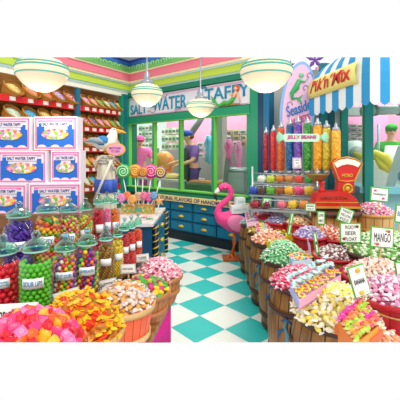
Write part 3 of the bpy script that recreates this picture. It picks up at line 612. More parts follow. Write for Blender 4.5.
# ------------------------------------------------------------------ pendant globes
def lamp(px, py0, py1, wpx, Y, label, stem_py):
    k = Y/F0; r = wpx*k/2; H = (py1-py0)*k; p_ = at(px, py1, Y)
    e_ = empty('pendant_lamp', p_, label, 'lamp', 'pendant globes')
    prof = [(.0, 0), (r*.28, .015*H), (r*.52, .10*H), (r*.72, .22*H), (r*.93, .42*H), (r, .58*H), (r*.93, .74*H), (r*.7, .9*H), (r*.34, H)]
    m = MB(); m.lathe(prof, 36); m.obj('shade', mat('f6e6c4', .35, 0, .12), e_)
    for rr, zz in ((.955, .46), (.985, .66), (.93, .75)):
        m = MB(); m.lathe([(r*rr*1.0, H*zz-.006), (r*rr*1.015+.004, H*zz), (r*rr*1.0, H*zz+.010)], 36, cap=False); m.obj('painted_ring', mat('55bfae', .4), e_)
    m = MB(); m.lathe([(r*.4, H*.97), (r*.38, H*1.12), (r*.2, H*1.2), (r*.16, H*1.45), (.012, H*1.6), (.012, H*1.6+1.2)], 20); m.obj('fitter', mat('9aa3ad', .3, .5), e_)
    ld = bpy.data.lights.new('bulb', 'POINT'); ld.energy = 14; ld.color = (1, .88, .7); ld.shadow_soft_size = r*.8
    lo = bpy.data.objects.new('bulb', ld); COL.objects.link(lo); lo.parent = e_; lo.location = (0, 0, -.1)
lamp(42.5, 57.5, 91.5, 51.5, 3.35, 'large cream glass globe lamp above the taffy boxes', 0)
lamp(147, 84, 106.5, 31.5, 5.3, 'cream globe lamp hanging in front of the word SALT', 0)
lamp(200.5, 99, 117, 28.5, 5.9, 'smallest cream globe lamp on a long rod below the word WATER', 0)
lamp(266, 57.5, 92, 52, 3.3, 'large cream glass globe lamp by the navy pilaster', 0)

# ------------------------------------------------------------------ left wall shelves with tilted baskets
sh = empty('wall_shelves', LW.M, 'brown wall shelving with red price rails along the left wall', 'shelves')
m = MB(); m.box((-2.3, .42, 1.75), (4.6, .04, 3.45)); m.obj('back_panel', brown, sh)
post_u = LW.at(76.5, 120)[0]
for u_ in (post_u,): m = MB(); m.box((u_, -.03, 1.7), (.1, .08, 3.4)); m.obj('upright', mat('17708c', .5), sh)
SZ = [2.97, 2.50, 2.03, 1.56, 1.1]
redm = mat('e01f28', .5)
for k, z in enumerate(SZ):
    m = MB(); m.box((-2.35, .2, z), (4.5, .42, .03)); bd = m.obj('board', wood('a8702e', 'c08a44', (10, 2, 2)), sh)
    m = MB(); m.box((-2.35, -.01, z), (4.5, .03, .125)); fc = m.obj('price_rail', redm, bd)
spots_r = [84, 91.5, 98.5, 105, 111, 117]; spots_l = [10, 28, 43, 56, 68]
bcols = [['f3a9c8', 'f7c6da', 'e88ab0'], ['4fb4dc', '86cfe8', '2f94c4'], ['c9a2d8', 'e8d4f0', '9f70bc'], ['f4b8a4', 'f6d0c0', 'e88a78'], ['f0d070', 'f4e2a0', 'd8b040'], ['e04a4a', 'f4f0ea', 'c83038'],
         ['7cc45a', 'b0dc90', '4f9c3a'], ['f0956a', 'f6bc98', 'dc6c3c'], ['8a5aa0', 'd0a8d0', '5a3a70'], ['f6f0e0', 'd4e8d0', '8ccf9c'], ['f07a5a', 'f8b090', 'd8553a']]
cn_ = ['pink', 'sky blue', 'lilac', 'salmon', 'straw yellow', 'red and white', 'green', 'peach', 'plum', 'pale green', 'coral']
wk = wicker('a86a20', 'dca040', 90); ord_ = ['first', 'second', 'third', 'fourth', 'fifth', 'sixth']; rn = ['top', 'second', 'third', 'fourth', 'lowest']
def body_basket(r):
    m = MB(); m.lathe([(r*.68, 0), (r*.85, r*.5), (r*.98, r*1.05), (r*1.0, r*1.1), (r*.93, r*1.1), (r*.8, r*.7)], 20, cap=False); m.lathe([(r*.68, 0), (r*.67, .02)], 20); return m
def heap_mesh(r, h, n=18, k=6, seed=0, ry=None):
    rr = random.Random(seed); ry = ry or r; vs = [(0, 0, h)]; fs = []
    for j in range(1, k+1):
        t = j/k
        for i in range(n):
            a = 2*PI*(i+.5*(j % 2))/n; q = 1+rr.uniform(-.03, .03)
            vs.append((r*t*q*math.cos(a), ry*t*q*math.sin(a), h*(1-t*t)+rr.uniform(-.12, .12)*h*(1 if j < k else 0)))
    for i in range(n): fs.append((0, 1+i, 1+(i+1) % n))
    for j in range(k-1):
        for i in range(n): a = 1+j*n; fs.append((a+i, a+n+i, a+n+(i+1) % n, a+(i+1) % n))
    fs.append([1+(k-1)*n+i for i in range(n)][::-1]); m = MB(); m.add(vs, fs, 0, True); return m
protoB = None
for side, spots, rr_ in (('r', spots_r, .18), ('l', spots_l, .2)):
    for k, z in enumerate(SZ[:(5 if side == 'r' else 2)]):
        for i, px in enumerate(spots):
            if side == 'r' and k == 4 and i > 3: continue
            u_ = LW.at(px, 120, .1)[0]; M_ = LW.M @ XF((u_, .19, z+.08), 0, .8) @ XF((0, 0, 0), 0, 0, .22)
            ci = (k*5+i*3+(4 if side == 'l' else 0)) % 11
            lab = 'wicker basket of %s sweets, %s from the %s, %s wall shelf' % (cn_[ci], ord_[i], 'blue upright' if side == 'r' else 'room front', rn[k])
            e_ = empty('wicker_basket', M_, lab, 'basket', 'tilted baskets on the left wall shelves')
            e_.scale = (1.0, 1.0, 1.0)
            if side+'b' not in MATS: MATS[side+'b'] = body_basket(rr_).mesh('basket_body', wk); q_ = MB(); q_.sweep([(rr_*math.cos(t*PI/12), rr_*math.sin(t*PI/12), rr_*1.1) for t in range(25)], .018, 6); MATS[side+'rm'] = q_.mesh('basket_rim', wicker('a86420', 'e0a448', 200))
            link('body', MATS[side+'b'], e_); link('rim', MATS[side+'rm'], e_)
            o = heap_mesh(rr_*.8, .05, seed=k*9+i).obj('loose_sweets', speckle(bcols[ci], 55), M=M_ @ XF((0, 0, rr_*.95)))
            tag(o, '%s sweets in the basket, %s from the %s, %s wall shelf' % (cn_[ci], ord_[i], 'blue upright' if side == 'r' else 'room front', rn[k]), 'sweets', 'sweets in the shelf baskets', 'stuff')
            if k < 5:
                t_ = MB(); t_.box((u_-.02, -.03, z), (.11, .012, .075)); t_.obj('price_tag', mat('f8efe4'), sh)

# ------------------------------------------------------------------ display tables on the left
tb = empty('jar_table', (-1.4, 2.8, 0), 'dark wooden table step carrying the candy jars', 'table')
o0 = Vector((-1.4, 2.8)); poly = [(-.97, 1.75), (-.575, 3.15), (-.62, 3.45), (-.9, 3.9), (-2.7, 3.9), (-2.1, 1.75)]
dw = wood('5a3820', '7c5230', (3, 10, 3))
m = MB(); m.slab([(x-o0.x, y-o0.y) for x, y in poly], .86, .9); m.obj('tabletop', dw, tb)
m = MB(); m.slab([((x-o0.x)*.96, (y-o0.y)*.96) for x, y in poly], .0, .86); m.obj('body', wood('4a2e1c', '5c3a24', (3, 3, 6)), tb)
rs = empty('box_riser', (-1.75, 3.8, .9), 'wooden riser behind the jars under the taffy boxes', 'stand'); m = MB(); m.box((0, 0, .185), (1.2, .5, .37)); m.obj('body', wood('6a4428', '85592f', (3, 3, 6)), rs)
lt = empty('basket_table', (-.7, 2.4, 0), 'low wooden table with a magenta skirt under the candy baskets', 'table')
o1 = Vector((-.7, 2.4)); ZL = .57
pl = [(-.50, 1.3), (-.365, 2.4), (-.265, 3.14), (-.33, 3.28), (-.62, 3.3), (-1.0, 1.9), (-1.6, 1.7), (-1.6, 1.3)]
m = MB(); m.slab([(x-o1.x, y-o1.y) for x, y in pl], ZL-.05, ZL); m.obj('tabletop', wood('8a5a30', 'b07c48', (3, 12, 3)), lt)
def skirt(pts, z, n=14):
    vs = []; path = []
    for a, b in zip(pts[:-1], pts[1:]):
        a, b = Vector(a), Vector(b); d_ = (b-a); nn = Vector((d_.y, -d_.x)).normalized(); k = int(d_.length/.02)
        for i in range(k): path.append(a+d_*i/k+nn*(.012*math.sin(i*1.3)+.0))
    path.append(Vector(pts[-1]))
    m = MB()
    for p_ in path: vs += [(p_.x, p_.y, z), (p_.x, p_.y, .02)]
    m.add(vs, [(2*i, 2*i+1, 2*i+3, 2*i+2) for i in range(len(path)-1)], 0, True); return m
sk = skirt([(x-o1.x, y-o1.y) for x, y in ((-.51, 1.3), (-.37, 2.4), (-.275, 3.13), (-.33, 3.26), (-.6, 3.28))], ZL-.05).obj('skirt', mat('c81f86', .8), lt); sk.modifiers.new('t', 'SOLIDIFY').thickness = .006

# ------------------------------------------------------------------ boxes of salt water taffy
pinkf, whitef, bluef = mat('e870a8', .8), mat('e6e0ea', .8), mat('1f68c8', .8)
tcol = speckle(['f09ab8', 'ecc23c', 'ece0d6', 'e87040', '86bc3c', 'e4508c', 'b090d0', 'f4c8b0'], 32, .4, .2)
def taffybox(x0_, x1_, ytop, ybot, Y, label, rz=-.05):
    k = Y/F0; w_ = (x1_-x0_)*k; h_ = (ybot-ytop)*k; c = at((x0_+x1_)/2, ybot, Y)
    e_ = empty('taffy_box', XF(c, rz), label, 'box', 'pink boxes of salt water taffy')
    m = MB(); m.box((0, .08, h_/2), (w_, .16, h_)); m.obj('carton', whitef, e_)
    t = .012; m = MB()
    for zc_, hh in ((h_-.022, t), (.022, t)): m.box((0, -.003, zc_), (w_-.03, .006, hh))
    for s in (-1, 1): m.box((s*(w_/2-.022), -.003, h_/2), (t, .006, h_-.04))
    m.box((0, -.003, h_-.05), (w_*.8, .005, .016)); m.obj('pink_frame', pinkf, e_)
    m = MB(); hw = w_/2-.035
    m.prism([(-hw, .035), (hw, .035), (hw, h_*.62), (hw-.02, h_*.62), (hw-.02, h_*.76), (hw-.07, h_*.76), (hw-.07, h_*.6), (-hw+.08, h_*.6), (-hw+.08, h_*.8), (-hw+.02, h_*.8), (-hw+.02, h_*.7), (-hw, h_*.7)], -.006, 0); m.obj('blue_print', bluef, e_)
    m = MB()
    for q in (-.5, 0, .5): m.prism([(q*w_*.62+.05*math.cos(a), .03+.028*math.sin(a)) for a in [PI*i/8 for i in range(9)]], -.009, -.002)
    m.obj('pink_scallops', mat('fbd3e4'), e_)
    m = MB(); m.prism([(x, h_*.47+z) for x, z in ell(w_*.31, h_*.165, 28)], -.013, 0); m.obj('candy_picture', tcol, e_)
    m = MB(); m.box((0, -.008, h_*.77), (w_*.62, .008, h_*.14)); m.obj('title_band', whitef, e_)
    text('lettering', 'SALT WATER TAFFY', w_*.58, h_*.09, mat('20408c'), e_, XF((0, -.013, h_*.77)), .002, 0, .02)
taffybox(-12, 31, 117, 150.5, 3.72, 'taffy box at the left end of the top row'); taffybox(33.5, 77.5, 116.5, 150, 3.72, 'taffy box at the right end of the top row')
taffybox(-3, 47, 150.8, 183.5, 3.7, 'taffy box at the left end of the middle row'); taffybox(50.5, 80.5, 150.3, 182.8, 3.72, 'narrow taffy box at the right end of the middle row')
taffybox(-22, 27, 183.8, 216, 3.68, 'taffy box at the left end of the bottom row'); taffybox(30, 80, 183.2, 216, 3.66, 'taffy box at the right end of the bottom row, behind the jars', .12)

# ------------------------------------------------------------------ candy jars
gl = glass('f6fffc', .12); gll = glass('b4eedb', .28)
def jar(px, yb, wpx, yt, cols, label, txt=None, shape='ball', back=False, individual=False, cs=.014, zt0=.9):
    Y = (EYE-zt0)*F0/(yb-HZ); k = Y/F0; r = wpx*k/2; H = (yb-yt)*k; b = at(px, yb, Y); b.z = zt0+.001
    e_ = empty('candy_jar', b, label, 'jar', 'lidded glass candy jars')
    hb = H*.86
    m = MB(); m.lathe([(r*.9, 0), (r, .02), (r, hb*.72), (r*.93, hb*.82), (r*.68, hb*.89), (r*.66, hb*.98), (r*.74, hb)], 24, cap=False); m.lathe([(r*.9, 0), (r*.9, .006)], 24)
    m.obj('glass_body', gl, e_)
    m = MB(); m.lathe([(r*.78, hb), (r*.80, hb+.012), (r*.76, hb+.03), (r*.5, hb+.055), (r*.16, hb+.07), (r*.12, hb+.08)], 24); ld_ = m.obj('lid', gll, e_)
    m = MB(); m.ball((0, 0, hb+.08+(H-hb-.08)*.5 if H-hb > .09 else hb+.09), max(.018, min(r*.28, .03)), n=12); m.obj('knob', glass('c4e4f0', .45), ld_)
    m = MB(); m.sweep([(r*.72*math.cos(t*PI/12), r*.72*math.sin(t*PI/12), hb*.99) for t in range(25)], .007, 6); m.obj('neck_ring', mat('a9dcd4', .2), e_)
    if txt is not None:
        lw_, lh_ = r*1.25, hb*.16; m = MB(); ang = [(-.6+1.2*i/6) for i in range(7)]; off = .45 if wpx > 14 else .8
        th0 = -PI/2+off*.6
        vs = [(r*1.02*math.cos(th0+a), r*1.02*math.sin(th0+a), z) for a in ang for z in (hb*.44, hb*.44+lh_)]
        m.add(vs, [(2*i, 2*i+1, 2*i+3, 2*i+2) for i in range(6)], 0, True); lb = m.obj('paper_label', mat('f1f6f8', .6), e_); lb.modifiers.new('t', 'SOLIDIFY').thickness = .002
        if txt:
            t_ = text('lettering', txt, 1.0, lh_*.5, mat('4a8fc0'), lb, None, .0006, 0, .02)
            for v in t_.data.vertices:
                a = th0+v.co.x*1.0; rad = r*1.02+.002-v.co.y; v.co = Vector((rad*math.cos(a), rad*math.sin(a), hb*.44+lh_*.5+v.co.z))
    # contents, resting in the jar
    rr = random.Random(int(px*7)); hc = hb*.80; pr = r*.93
    if individual:
        kname = individual; me = MATS.get(kname)
        if not me: mm_ = MB(); mm_.ball((0, 0, 0), cs, n=10); me = MATS[kname] = mm_.mesh('gumball', mat(cols[0], .25))
        nr = int(hc/(cs*1.75)); na = int(2*PI*(pr-cs)/(cs*2.05))
        for j in range(nr):
            for i in range(na):
                a = 2*PI*(i+.5*(j % 2))/na
                if math.sin(a) > .35 or (b.x+(pr)*math.cos(a))*F0/b.y+CX < -3: continue
                o = link('gumball', me, None, XF((b.x+(pr-cs)*math.cos(a), b.y+(pr-cs)*math.sin(a), b.z+.012+cs+j*cs*1.75)))
                tag(o, '%s gumball among the others in the %s' % (cols[1], cols[2]), 'gumball', kname)
        m = MB(); m.lathe([(pr-cs*2, .01), (pr-cs*2, hc-cs*2.5)], 20); tag(m.obj('loose_sweets', mat(cols[0], .4), M=XF(b)), 'heart of the %s gumballs in the %s' % (cols[1], cols[2]), 'sweets', None, 'stuff')
        return
    m = MB(); n = int(2*PI*pr*hc/(cs*cs*3.2)*.8)
    n = min(n, 420)
    cc_ = cols
    for q in range(n):
        z = .015+cs+(q+.5)/n*hc; a = q*2.39996; rad = pr-cs*(1+.3*rr.random())
        if z > hc*.93: rad *= rr.random()**.5
        if shape == 'ball': m.ball((rad*math.cos(a), rad*math.sin(a), z), cs, q % len(cc_) if len(cc_) > 1 else 0, n=6)
        else: m.ball((rad*math.cos(a), rad*math.sin(a), z), cs, rr.randrange(len(cc_)), n=6, sc=(1.9, .6, .6), rot=(rr.random()*3, rr.random()*3, rr.random()*3))
    m.lathe([(pr-cs*1.8, .012), (pr-cs*1.8, hc-cs*2)], 16)
    if len(cc_) > 1: m.m = [rr.randrange(len(cc_)) if 0 else x for x in m.m]
    tag(m.obj('loose_sweets', [mat(c, .3) for c in cc_], M=XF(b)), 'sweets inside the '+' '.join(label.split()[:11]), 'sweets', None, 'stuff')
multi = ['e8384a', 'f6c42c', '6abf3a', 'f48a2a', 'f070a8', '8a4ab0', 'f6e8d0']
jar(3, 307, 34, 243, ['ec2238', 'red', 'Red Hots jar'], 'big jar of red gumballs at the left edge of the front row', 'RED HOTS!', individual='red gumballs', cs=.0205)
jar(36, 310, 33, 239, ['5fc22c', 'green', 'Sour Lips jar'], 'big jar of green gumballs in the front row', 'SOUR LIPS', individual='green gumballs', cs=.016)
jar(65.5, 297, 27, 241, multi, 'jar of mixed bright round sweets right of the green gumballs', 'FRUIT SOURS', cs=.016)
jar(87.5, 294, 25, 235, ['c8284a', '7a3aa8', 'f48a2a', 'e0407c', '3f3a8c', '6abf3a', 'f6c42c'], 'jar of jawbreakers in dark red, purple and orange left of the brown jar', 'JAWBREAKERS', cs=.016)
jar(106, 283, 17.5, 232, ['a8702c', 'c08a3c', '8c5a20'], 'jar of tiny brown sweets in the front row', '', cs=.009)
jar(117.5, 277, 13, 229, ['f6c82c', 'f8dc5c', 'eab41c'], 'jar of small yellow sweets right of the brown jar', '', cs=.009)
jar(124.5, 270.5, 10.5, 223, ['c01c30', 'd8304a'], 'slim jar of dark red sweets, next to the yellow jar', '', cs=.011)
jar(131.2, 267, 10, 221, ['e02c2c', 'f04a3c'], 'slim jar of bright red sweets between two other red ones', '', cs=.011)
jar(138, 264, 9.5, 218, ['e8422c', 'f4603a'], 'slim jar of orange red sweets nearest the desk drawers', '', cs=.011)
jar(19, 274, 30, 206, ['5a2aa0', '6c3cb8', '43208a'], 'tall jar of purple wrapped sweets before the taffy boxes', 'GRAPE', 'long', cs=.02)
jar(47.5, 269, 27, 201, ['f48a2a', 'f6c42c', 'e8384a', '5aa83a', 'f6a030'], 'tall jar of orange, yellow and red sweets right of the purple jar', 'FRUITY', cs=.019)
jar(69, 263, 23, 202, ['f4a03a', 'f6d04a', 'ee5a7c', '9ccf4a', 'f07ab0', 'd84a3a'], 'tall jar of pastel mixed sweets behind the jawbreakers', 'MIXED', cs=.017)
jar(85.5, 258, 16, 201, ['f6c43a', '8fbf4a', 'e86a3a', 'f4e08a'], 'narrow jar of yellow and green sweets before the right taffy box', '', cs=.015)
jar(98.5, 254, 13, 195, ['c81c3c', 'e03050'], 'jar of crimson sweets at the foot of the striped mooring post', '', cs=.014)
jar(107, 251, 10, 194, ['f070a4', 'f48ab8'], 'jar of pink sweets at the foot of the striped mooring post', '', cs=.013)
jar(114.5, 249, 11, 195, ['f4742c', 'f68e3c'], 'jar of orange sweets beside the lollipop desk', '', cs=.013)

# ------------------------------------------------------------------ mooring post with gull and sign
P = at(106, 205, 4.5); k = 4.5/F0
mp_ = empty('mooring_post', (P.x, P.y, 0), 'pale wooden mooring post with a blue band and rope knot', 'post')
zt1 = at(0, 155, 4.5).z
m = MB(); m.lathe([(.15, 0), (.155, .6), (.135, 1.4), (.10, zt1-.05), (.07, zt1)], 20); m.obj('pole', wood('c9bfa8', 'efe6cf', (10, 10, 1.5)), mp_)
m = MB(); zb0, zb1 = at(0, 192, 4.5).z, at(0, 179, 4.5).z; m.lathe([(.150, zb0), (.152, (zb0+zb1)/2), (.148, zb1)], 20); m.obj('blue_band', wood('2848a8', '3a66cc', (14, 14, 2)), mp_)
m = MB()
for q in range(3): m.sweep([(.1*math.cos(t*PI/8), .1*math.sin(t*PI/8), zt1-.03-.035*q) for t in range(17)], .022, 6)
m.sweep([(-.05, -.1, zt1-.03), (-.12, -.12, zt1-.1), (-.09, -.11, zt1-.2)], .018, 6); m.sweep([(.02, -.1, zt1-.05), (.1, -.13, zt1-.1), (.13, -.1, zt1-.2)], .018, 6); m.obj('rope', wood('a8a294', 'dcd6c8', (30, 30, 30)), mp_)
a = at(94, 201, 4.3)-Vector((P.x, P.y, 0)); b = at(111.5, 160, 4.3)-Vector((P.x, P.y, 0)); m = MB(); m.sweep([a, b], .016, 8); tag(m.obj('signal_stick', mat('efe8d8'), M=XF((P.x, P.y, 0))), 'slanting white stick leaning on the front of the mooring post', 'stick')
G = at(106, 153, 4.5)
gu = empty('seagull', G, 'white and blue grey seagull statue perched on the mooring post', 'bird'); g_ = lambda x, y: Vector(((x-106)*k, 0, (153-y)*k))
m = MB(); m.sweep([g_(86, 141.5), g_(92, 142), g_(100, 143), g_(107, 144), g_(112, 140), g_(113.2, 134), g_(113.5, 130.5), g_(113.8, 128)], [.01, .035, .085, .1, .085, .055, .052, .02], 14); m.obj('body', mat('f3f1ea', .6), gu)
m = MB(); m.sweep([g_(85, 142)+Vector((0, -.05, 0)), g_(93, 140)+Vector((0, -.09, 0)), g_(101, 141)+Vector((0, -.1, 0)), g_(107, 143)+Vector((0, -.09, 0))], [.008, .03, .04, .02], 8); m.obj('wing', mat('9fb0bc', .6), gu)
m = MB(); m.ball(g_(104, 141)+Vector((0, -.07, 0)), .085, sc=(1.1, .6, .8)); m.obj('blue_scarf', mat('2f86c8', .6), gu)
m = MB(); m.sweep([g_(116, 130.5), g_(122, 131.5), g_(126, 133)], [.025, .018, .006], 8); m.obj('beak', mat('f3b42c', .5), gu)
m = MB(); m.ball(g_(115, 129.5)+Vector((0, -.05, 0)), .009); m.obj('eye', mat('2a2a2a'), gu)
for s in (-.03, .03): m = MB(); m.sweep([g_(107, 147)+Vector((s, 0, 0)), g_(107, 152.5)+Vector((s, 0, 0)), g_(109, 153)+Vector((s, -.04, 0))], .009, 6); m.obj('leg', mat('e8a03c'), gu)
os_ = empty('oval_board', at(115.5, 149.5, 4.35), 'small pink oval board with a yellow rim hanging under the seagull head', 'sign')
m = MB(); m.prism(ell(.125, .085, 28), 0, .02); m.obj('rim', mat('e9b53c', .5), os_); m = MB(); m.prism(ell(.108, .068, 28), -.008, .01); m.obj('panel', mat('f4a6cc', .6), os_)
text('lettering', 'MOTHER', .15, .03, mat('b06ab0'), os_, XF((0, -.009, .018)), .003, 0, .02); text('lettering', 'TO SEA', .12, .03, mat('b06ab0'), os_, XF((0, -.009, -.022)), .003, 0, .02)

# ------------------------------------------------------------------ corner desk with lollipops
A_, B_, C_, D_ = Vector((-.675, 6.5)), Vector((-.70, 5.0)), Vector((-1.45, 4.95)), Vector((-1.75, 6.45))
dk = empty('corner_desk', (-1.1, 5.7, 0), 'teal blue desk with a white marble top and side drawers', 'desk'); o2 = Vector((-1.1, 5.7))
def sl(poly, g=1.0): return [((p_.x-o2.x)*g, (p_.y-o2.y)*g) for p_ in poly]
mar = bpy.data.materials.new('marble'); mar.use_nodes = True; nt = mar.node_tree; nz = nt.nodes.new('ShaderNodeTexNoise'); nz.inputs['Scale'].default_value = 4; nz.inputs['Distortion'].default_value = 2
rp = ramp(nt, [(.4, 'f4f1f3'), (.62, 'd9d3da')]); nt.links.new(nz.outputs[0], rp.inputs[0]); nt.links.new(rp.outputs[0], nt.nodes['Principled BSDF'].inputs['Base Color']); nt.nodes['Principled BSDF'].inputs['Roughness'].default_value = .25
m = MB(); m.slab(sl([A_, D_, C_, B_], 1.04), .85, .89); m.obj('marble_top', mar, dk)
m = MB(); m.slab(sl([A_, D_, C_, B_], .97), .06, .85); m.slab(sl([A_, D_, C_, B_], .93), 0, .06); m.obj('body', mat('0d466c', .45), dk)
dirv = (A_-B_); Ls = dirv.length; dk_ang = math.atan2(dirv.y, dirv.x); SB = XF((B_.x*1.0-o2.x+.012, B_.y-o2.y, 0), dk_ang)
for i, (za, zb1_) in enumerate(((.62, .83), (.36, .59), (.1, .33))):
    m = MB(); m.box((Ls/2, -.005, (za+zb1_)/2), (Ls*.66, .03, zb1_-za)); m.box((Ls/2, -.022, (za+zb1_)/2), (Ls*.58, .012, zb1_-za-.05)); dr = m.obj('drawer', mat('14749c', .4), dk, SB)
    m = MB(); m.ball((Ls/2, -.035, (za+zb1_)/2), .08, sc=(1, .5, .45)); m.obj('handle', gold, dr)
for u_ in (.1, Ls-.1):
    m = MB(); m.sweep([(u_, -.02, .07), (u_, -.02, .84)], .045, 10); cl_ = m.obj('rope_column', mat('1a1c20', .4), dk, SB)
    m = MB(); m.sweep([(u_+.044*math.cos(t*.7), -.02+.044*math.sin(t*.7), .07+.77*t/70) for t in range(71)], .011, 5); m.obj('gold_twist', gold, cl_)
PB = at(138.5, 213.5, 5.9); k = 5.9/F0
PB.z = .891
lb = empty('lollipop_box', XF(PB, -.03), 'gold and green painted wooden lollipop box on the marble desk', 'box')
m = MB(); m.box((0, 0, .07), (.55, .2, .16)); m.obj('box_body', wood('c98c34', 'e0ae54', (12, 12, 12)), lb)
m = MB(); m.box((0, -.103, .08), (.51, .006, .10)); m.obj('painted_front', speckle(['c99a3c', '7fa85a', 'd8b45a', '4f9c84'], 26), lb)
def lolly(px, py, rpx, cols, label, Y=5.32, spiral=True, n=18, z0=.95, xo=None):
    p_ = at(px, py, Y); r = rpx*Y/F0; bx = PB.x+(p_.x-PB.x)*.62
    e_ = empty('lollipop', p_, label, 'lollipop', 'lollipops in the painted box')
    m = MB(); m.sweep([(0, -.03, 0), (0, .03, 0)], r, 24); m.obj('candy_disc', mat(cols[0], .2), e_)
    m = MB(); m.sweep([(r*.88*(t/26)*math.cos(t*.62), -.036, r*.88*(t/26)*math.sin(t*.62)) for t in range(1, 27)], r*.09, 6); m.obj('swirl', mat(cols[1], .2), e_)
    m = MB(); m.sweep([(0, .0, -r*.9), (bx-p_.x, PB.y-p_.y, z0-p_.z)], .009, 6); m.obj('stick', mat('f2f2ee'), e_)
big = [(123.3, 171.5, 7.3, ('3cb45c', 'b8ecc0'), 'large green and white swirl lollipop'), (135.3, 171, 6.6, ('f59a28', 'fbc46c'), 'large orange swirl lollipop'), (143, 172, 5.2, ('b8703c', 'f4b05c'), 'brown swirl lollipop between the orange and the magenta one'),
       (151, 171.5, 7.2, ('ee2e92', 'f99cc8'), 'large magenta swirl lollipop'), (160.5, 172.5, 6, ('8a5a9c', 'f4d04a'), 'purple and yellow swirl lollipop at the right'), (114.5, 175.5, 5.6, ('c82a9c', 'f08ad0'), 'magenta lollipop tucked left of the green one')]
for i, q in enumerate(big): lolly(*q, Y=5.85+.03*(i % 2))
sm = [(121, 198, 4.6, ('e070b8', 'f4b0dc'), 'small pink lollipop at the left of the low row'), (127, 195.5, 4, ('f0683c', 'f8a878'), 'small orange lollipop in the low row'), (132.5, 199, 4.2, ('f2a040', 'f8cc80'), 'small amber lollipop in the low row'), (138.5, 196.5, 4.6, ('c9a080', 'e8cdb0'), 'small beige lollipop in the low row'),
      (144, 195.5, 3.8, ('e85c8c', 'f4a0bc'), 'small rose lollipop in the low row'), (149, 197, 4.6, ('e43c9c', 'f590c8'), 'small magenta lollipop in the low row'), (154, 195.5, 3.8, ('4f90c8', 'a0c8e8'), 'small blue lollipop in the low row'), (117, 193, 3.6, ('5ab0b8', 'b0e0e0'), 'small teal lollipop behind the pink one')]
for i, q in enumerate(sm): lolly(*q, Y=5.73+.02*(i % 2))
stf = empty('starfish', at(159.5, 201, 5.72), 'orange starfish ornament at the right end of the lollipop box', 'ornament')
m = MB()
for q in range(5): m.sweep([(0, 0, 0), (.085*math.cos(q*1.256+.4), 0, .085*math.sin(q*1.256+.4))], [.03, .008], 8)
m.obj('body', mat('e8a860'), stf)
m = MB(); m.sweep([(0, 0, -.03), (-.06, .02, .891-stf.location.z)], .008, 6); m.obj('stick', mat('f2f2ee'), stf)
for px, py, c, l in ((144, 217.5, 'e070a0', 'pink wrapped sweet lying on the marble desk'), (149.5, 219, '4fa85a', 'green wrapped sweet lying on the marble desk')):
    Y = (EYE-.9)*F0/(py-HZ); p_ = at(px, py, Y); p_.z = .905; m = MB(); m.ball((0, 0, 0), .018, sc=(1.4, 1, .8)); m.sweep([(-.05, 0, 0), (-.02, 0, 0)], [.014, .004], 6); m.sweep([(.02, 0, 0), (.05, 0, 0)], [.004, .014], 6)
    tag(m.obj('wrapped_sweet', mat(c, .3), M=XF(p_, .3)), l, 'candy')

# ------------------------------------------------------------------ flamingo
Y = 6.25; k = Y/F0; O_ = at(234, 257, Y); O_.z = 0
fg = empty('flamingo', O_, 'bright pink flamingo statue carrying white boxes on its back', 'bird')
f_ = lambda x, y, dy=0: Vector(((x-234)*k, dy, EYE-(y-HZ)*k))
m = MB(); m.sweep([f_(251, 231, .05), f_(247, 231, .03), f_(241, 227), f_(233, 222), f_(226, 219), f_(220, 217), f_(217.5, 212), f_(219.5, 206), f_(225, 201.5), f_(230, 197), f_(231.5, 192), f_(229, 187.5), f_(225, 185.8), f_(221, 187.5), f_(219, 190)],
                  [.02, .07, .14, .185, .165, .115, .07, .056, .052, .052, .052, .054, .066, .055, .04], 16); m.obj('body', mat('f2428f', .5), fg)
m = MB(); m.ball(f_(238, 222, -.16), .2, sc=(1.1, .35, .75), n=16, rot=(0, .35, 0)); m.obj('wing', mat('f787b8', .5), fg)
m = MB(); m.sweep([f_(219.5, 189, -.0), f_(216.5, 192), f_(215.2, 194)], [.042, .04, .03], 8); b1 = m.obj('bill', mat('f6ece4', .4), fg)
m = MB(); m.sweep([f_(215.4, 193.5), f_(215.2, 197), f_(217.2, 201)], [.035, .03, .006], 8); m.obj('bill_tip', mat('26262a', .4), b1)
m = MB(); m.ball(f_(225, 187, -.06), .014); m.obj('eye', mat('f6e04c'), fg)
for dx, dy in ((0, 0), (4, .12)):
    m = MB(); m.sweep([f_(234+dx*.4, 232, dy), f_(235.5-dx*.4, 243, dy), f_(231+dx, 253, dy)], [.03, .018, .018], 8); m.sweep([f_(231+dx, 253.5, dy), f_(226+dx, 257.5, dy-.1)], [.025, .02], 6); m.sweep([f_(231+dx, 253.5, dy), f_(233+dx, 258, dy-.14)], [.022, .018], 6); m.obj('leg', mat('e8752c', .5), fg)
m = MB(); m.box((0, -.05, .02), (.42, .32, .04)); m.obj('base', wood('c86a34', 'a85428', (5, 5, 5)), fg)
for (px, py, w_, h_, l, dz) in ((236, 213, .2, .14, 'white favour box on the back of the flamingo', 0), (242.5, 212, .18, .12, 'white favour box at the tail side of the flamingo back', .05), (239.5, 205, .17, .14, 'topmost white favour box on the flamingo', .03)):
    e_ = empty('favour_box', XF(at(px, py, Y-.03+dz), .2), l, 'box'); m = MB(); m.box((0, 0, h_/2), (w_, .16, h_)); m.obj('carton', mat('eef2f4', .6), e_)
    m = MB(); m.box((0, -.082, h_*.5), (w_*.7, .004, h_*.3)); m.obj('print', mat('bfe0dc'), e_)
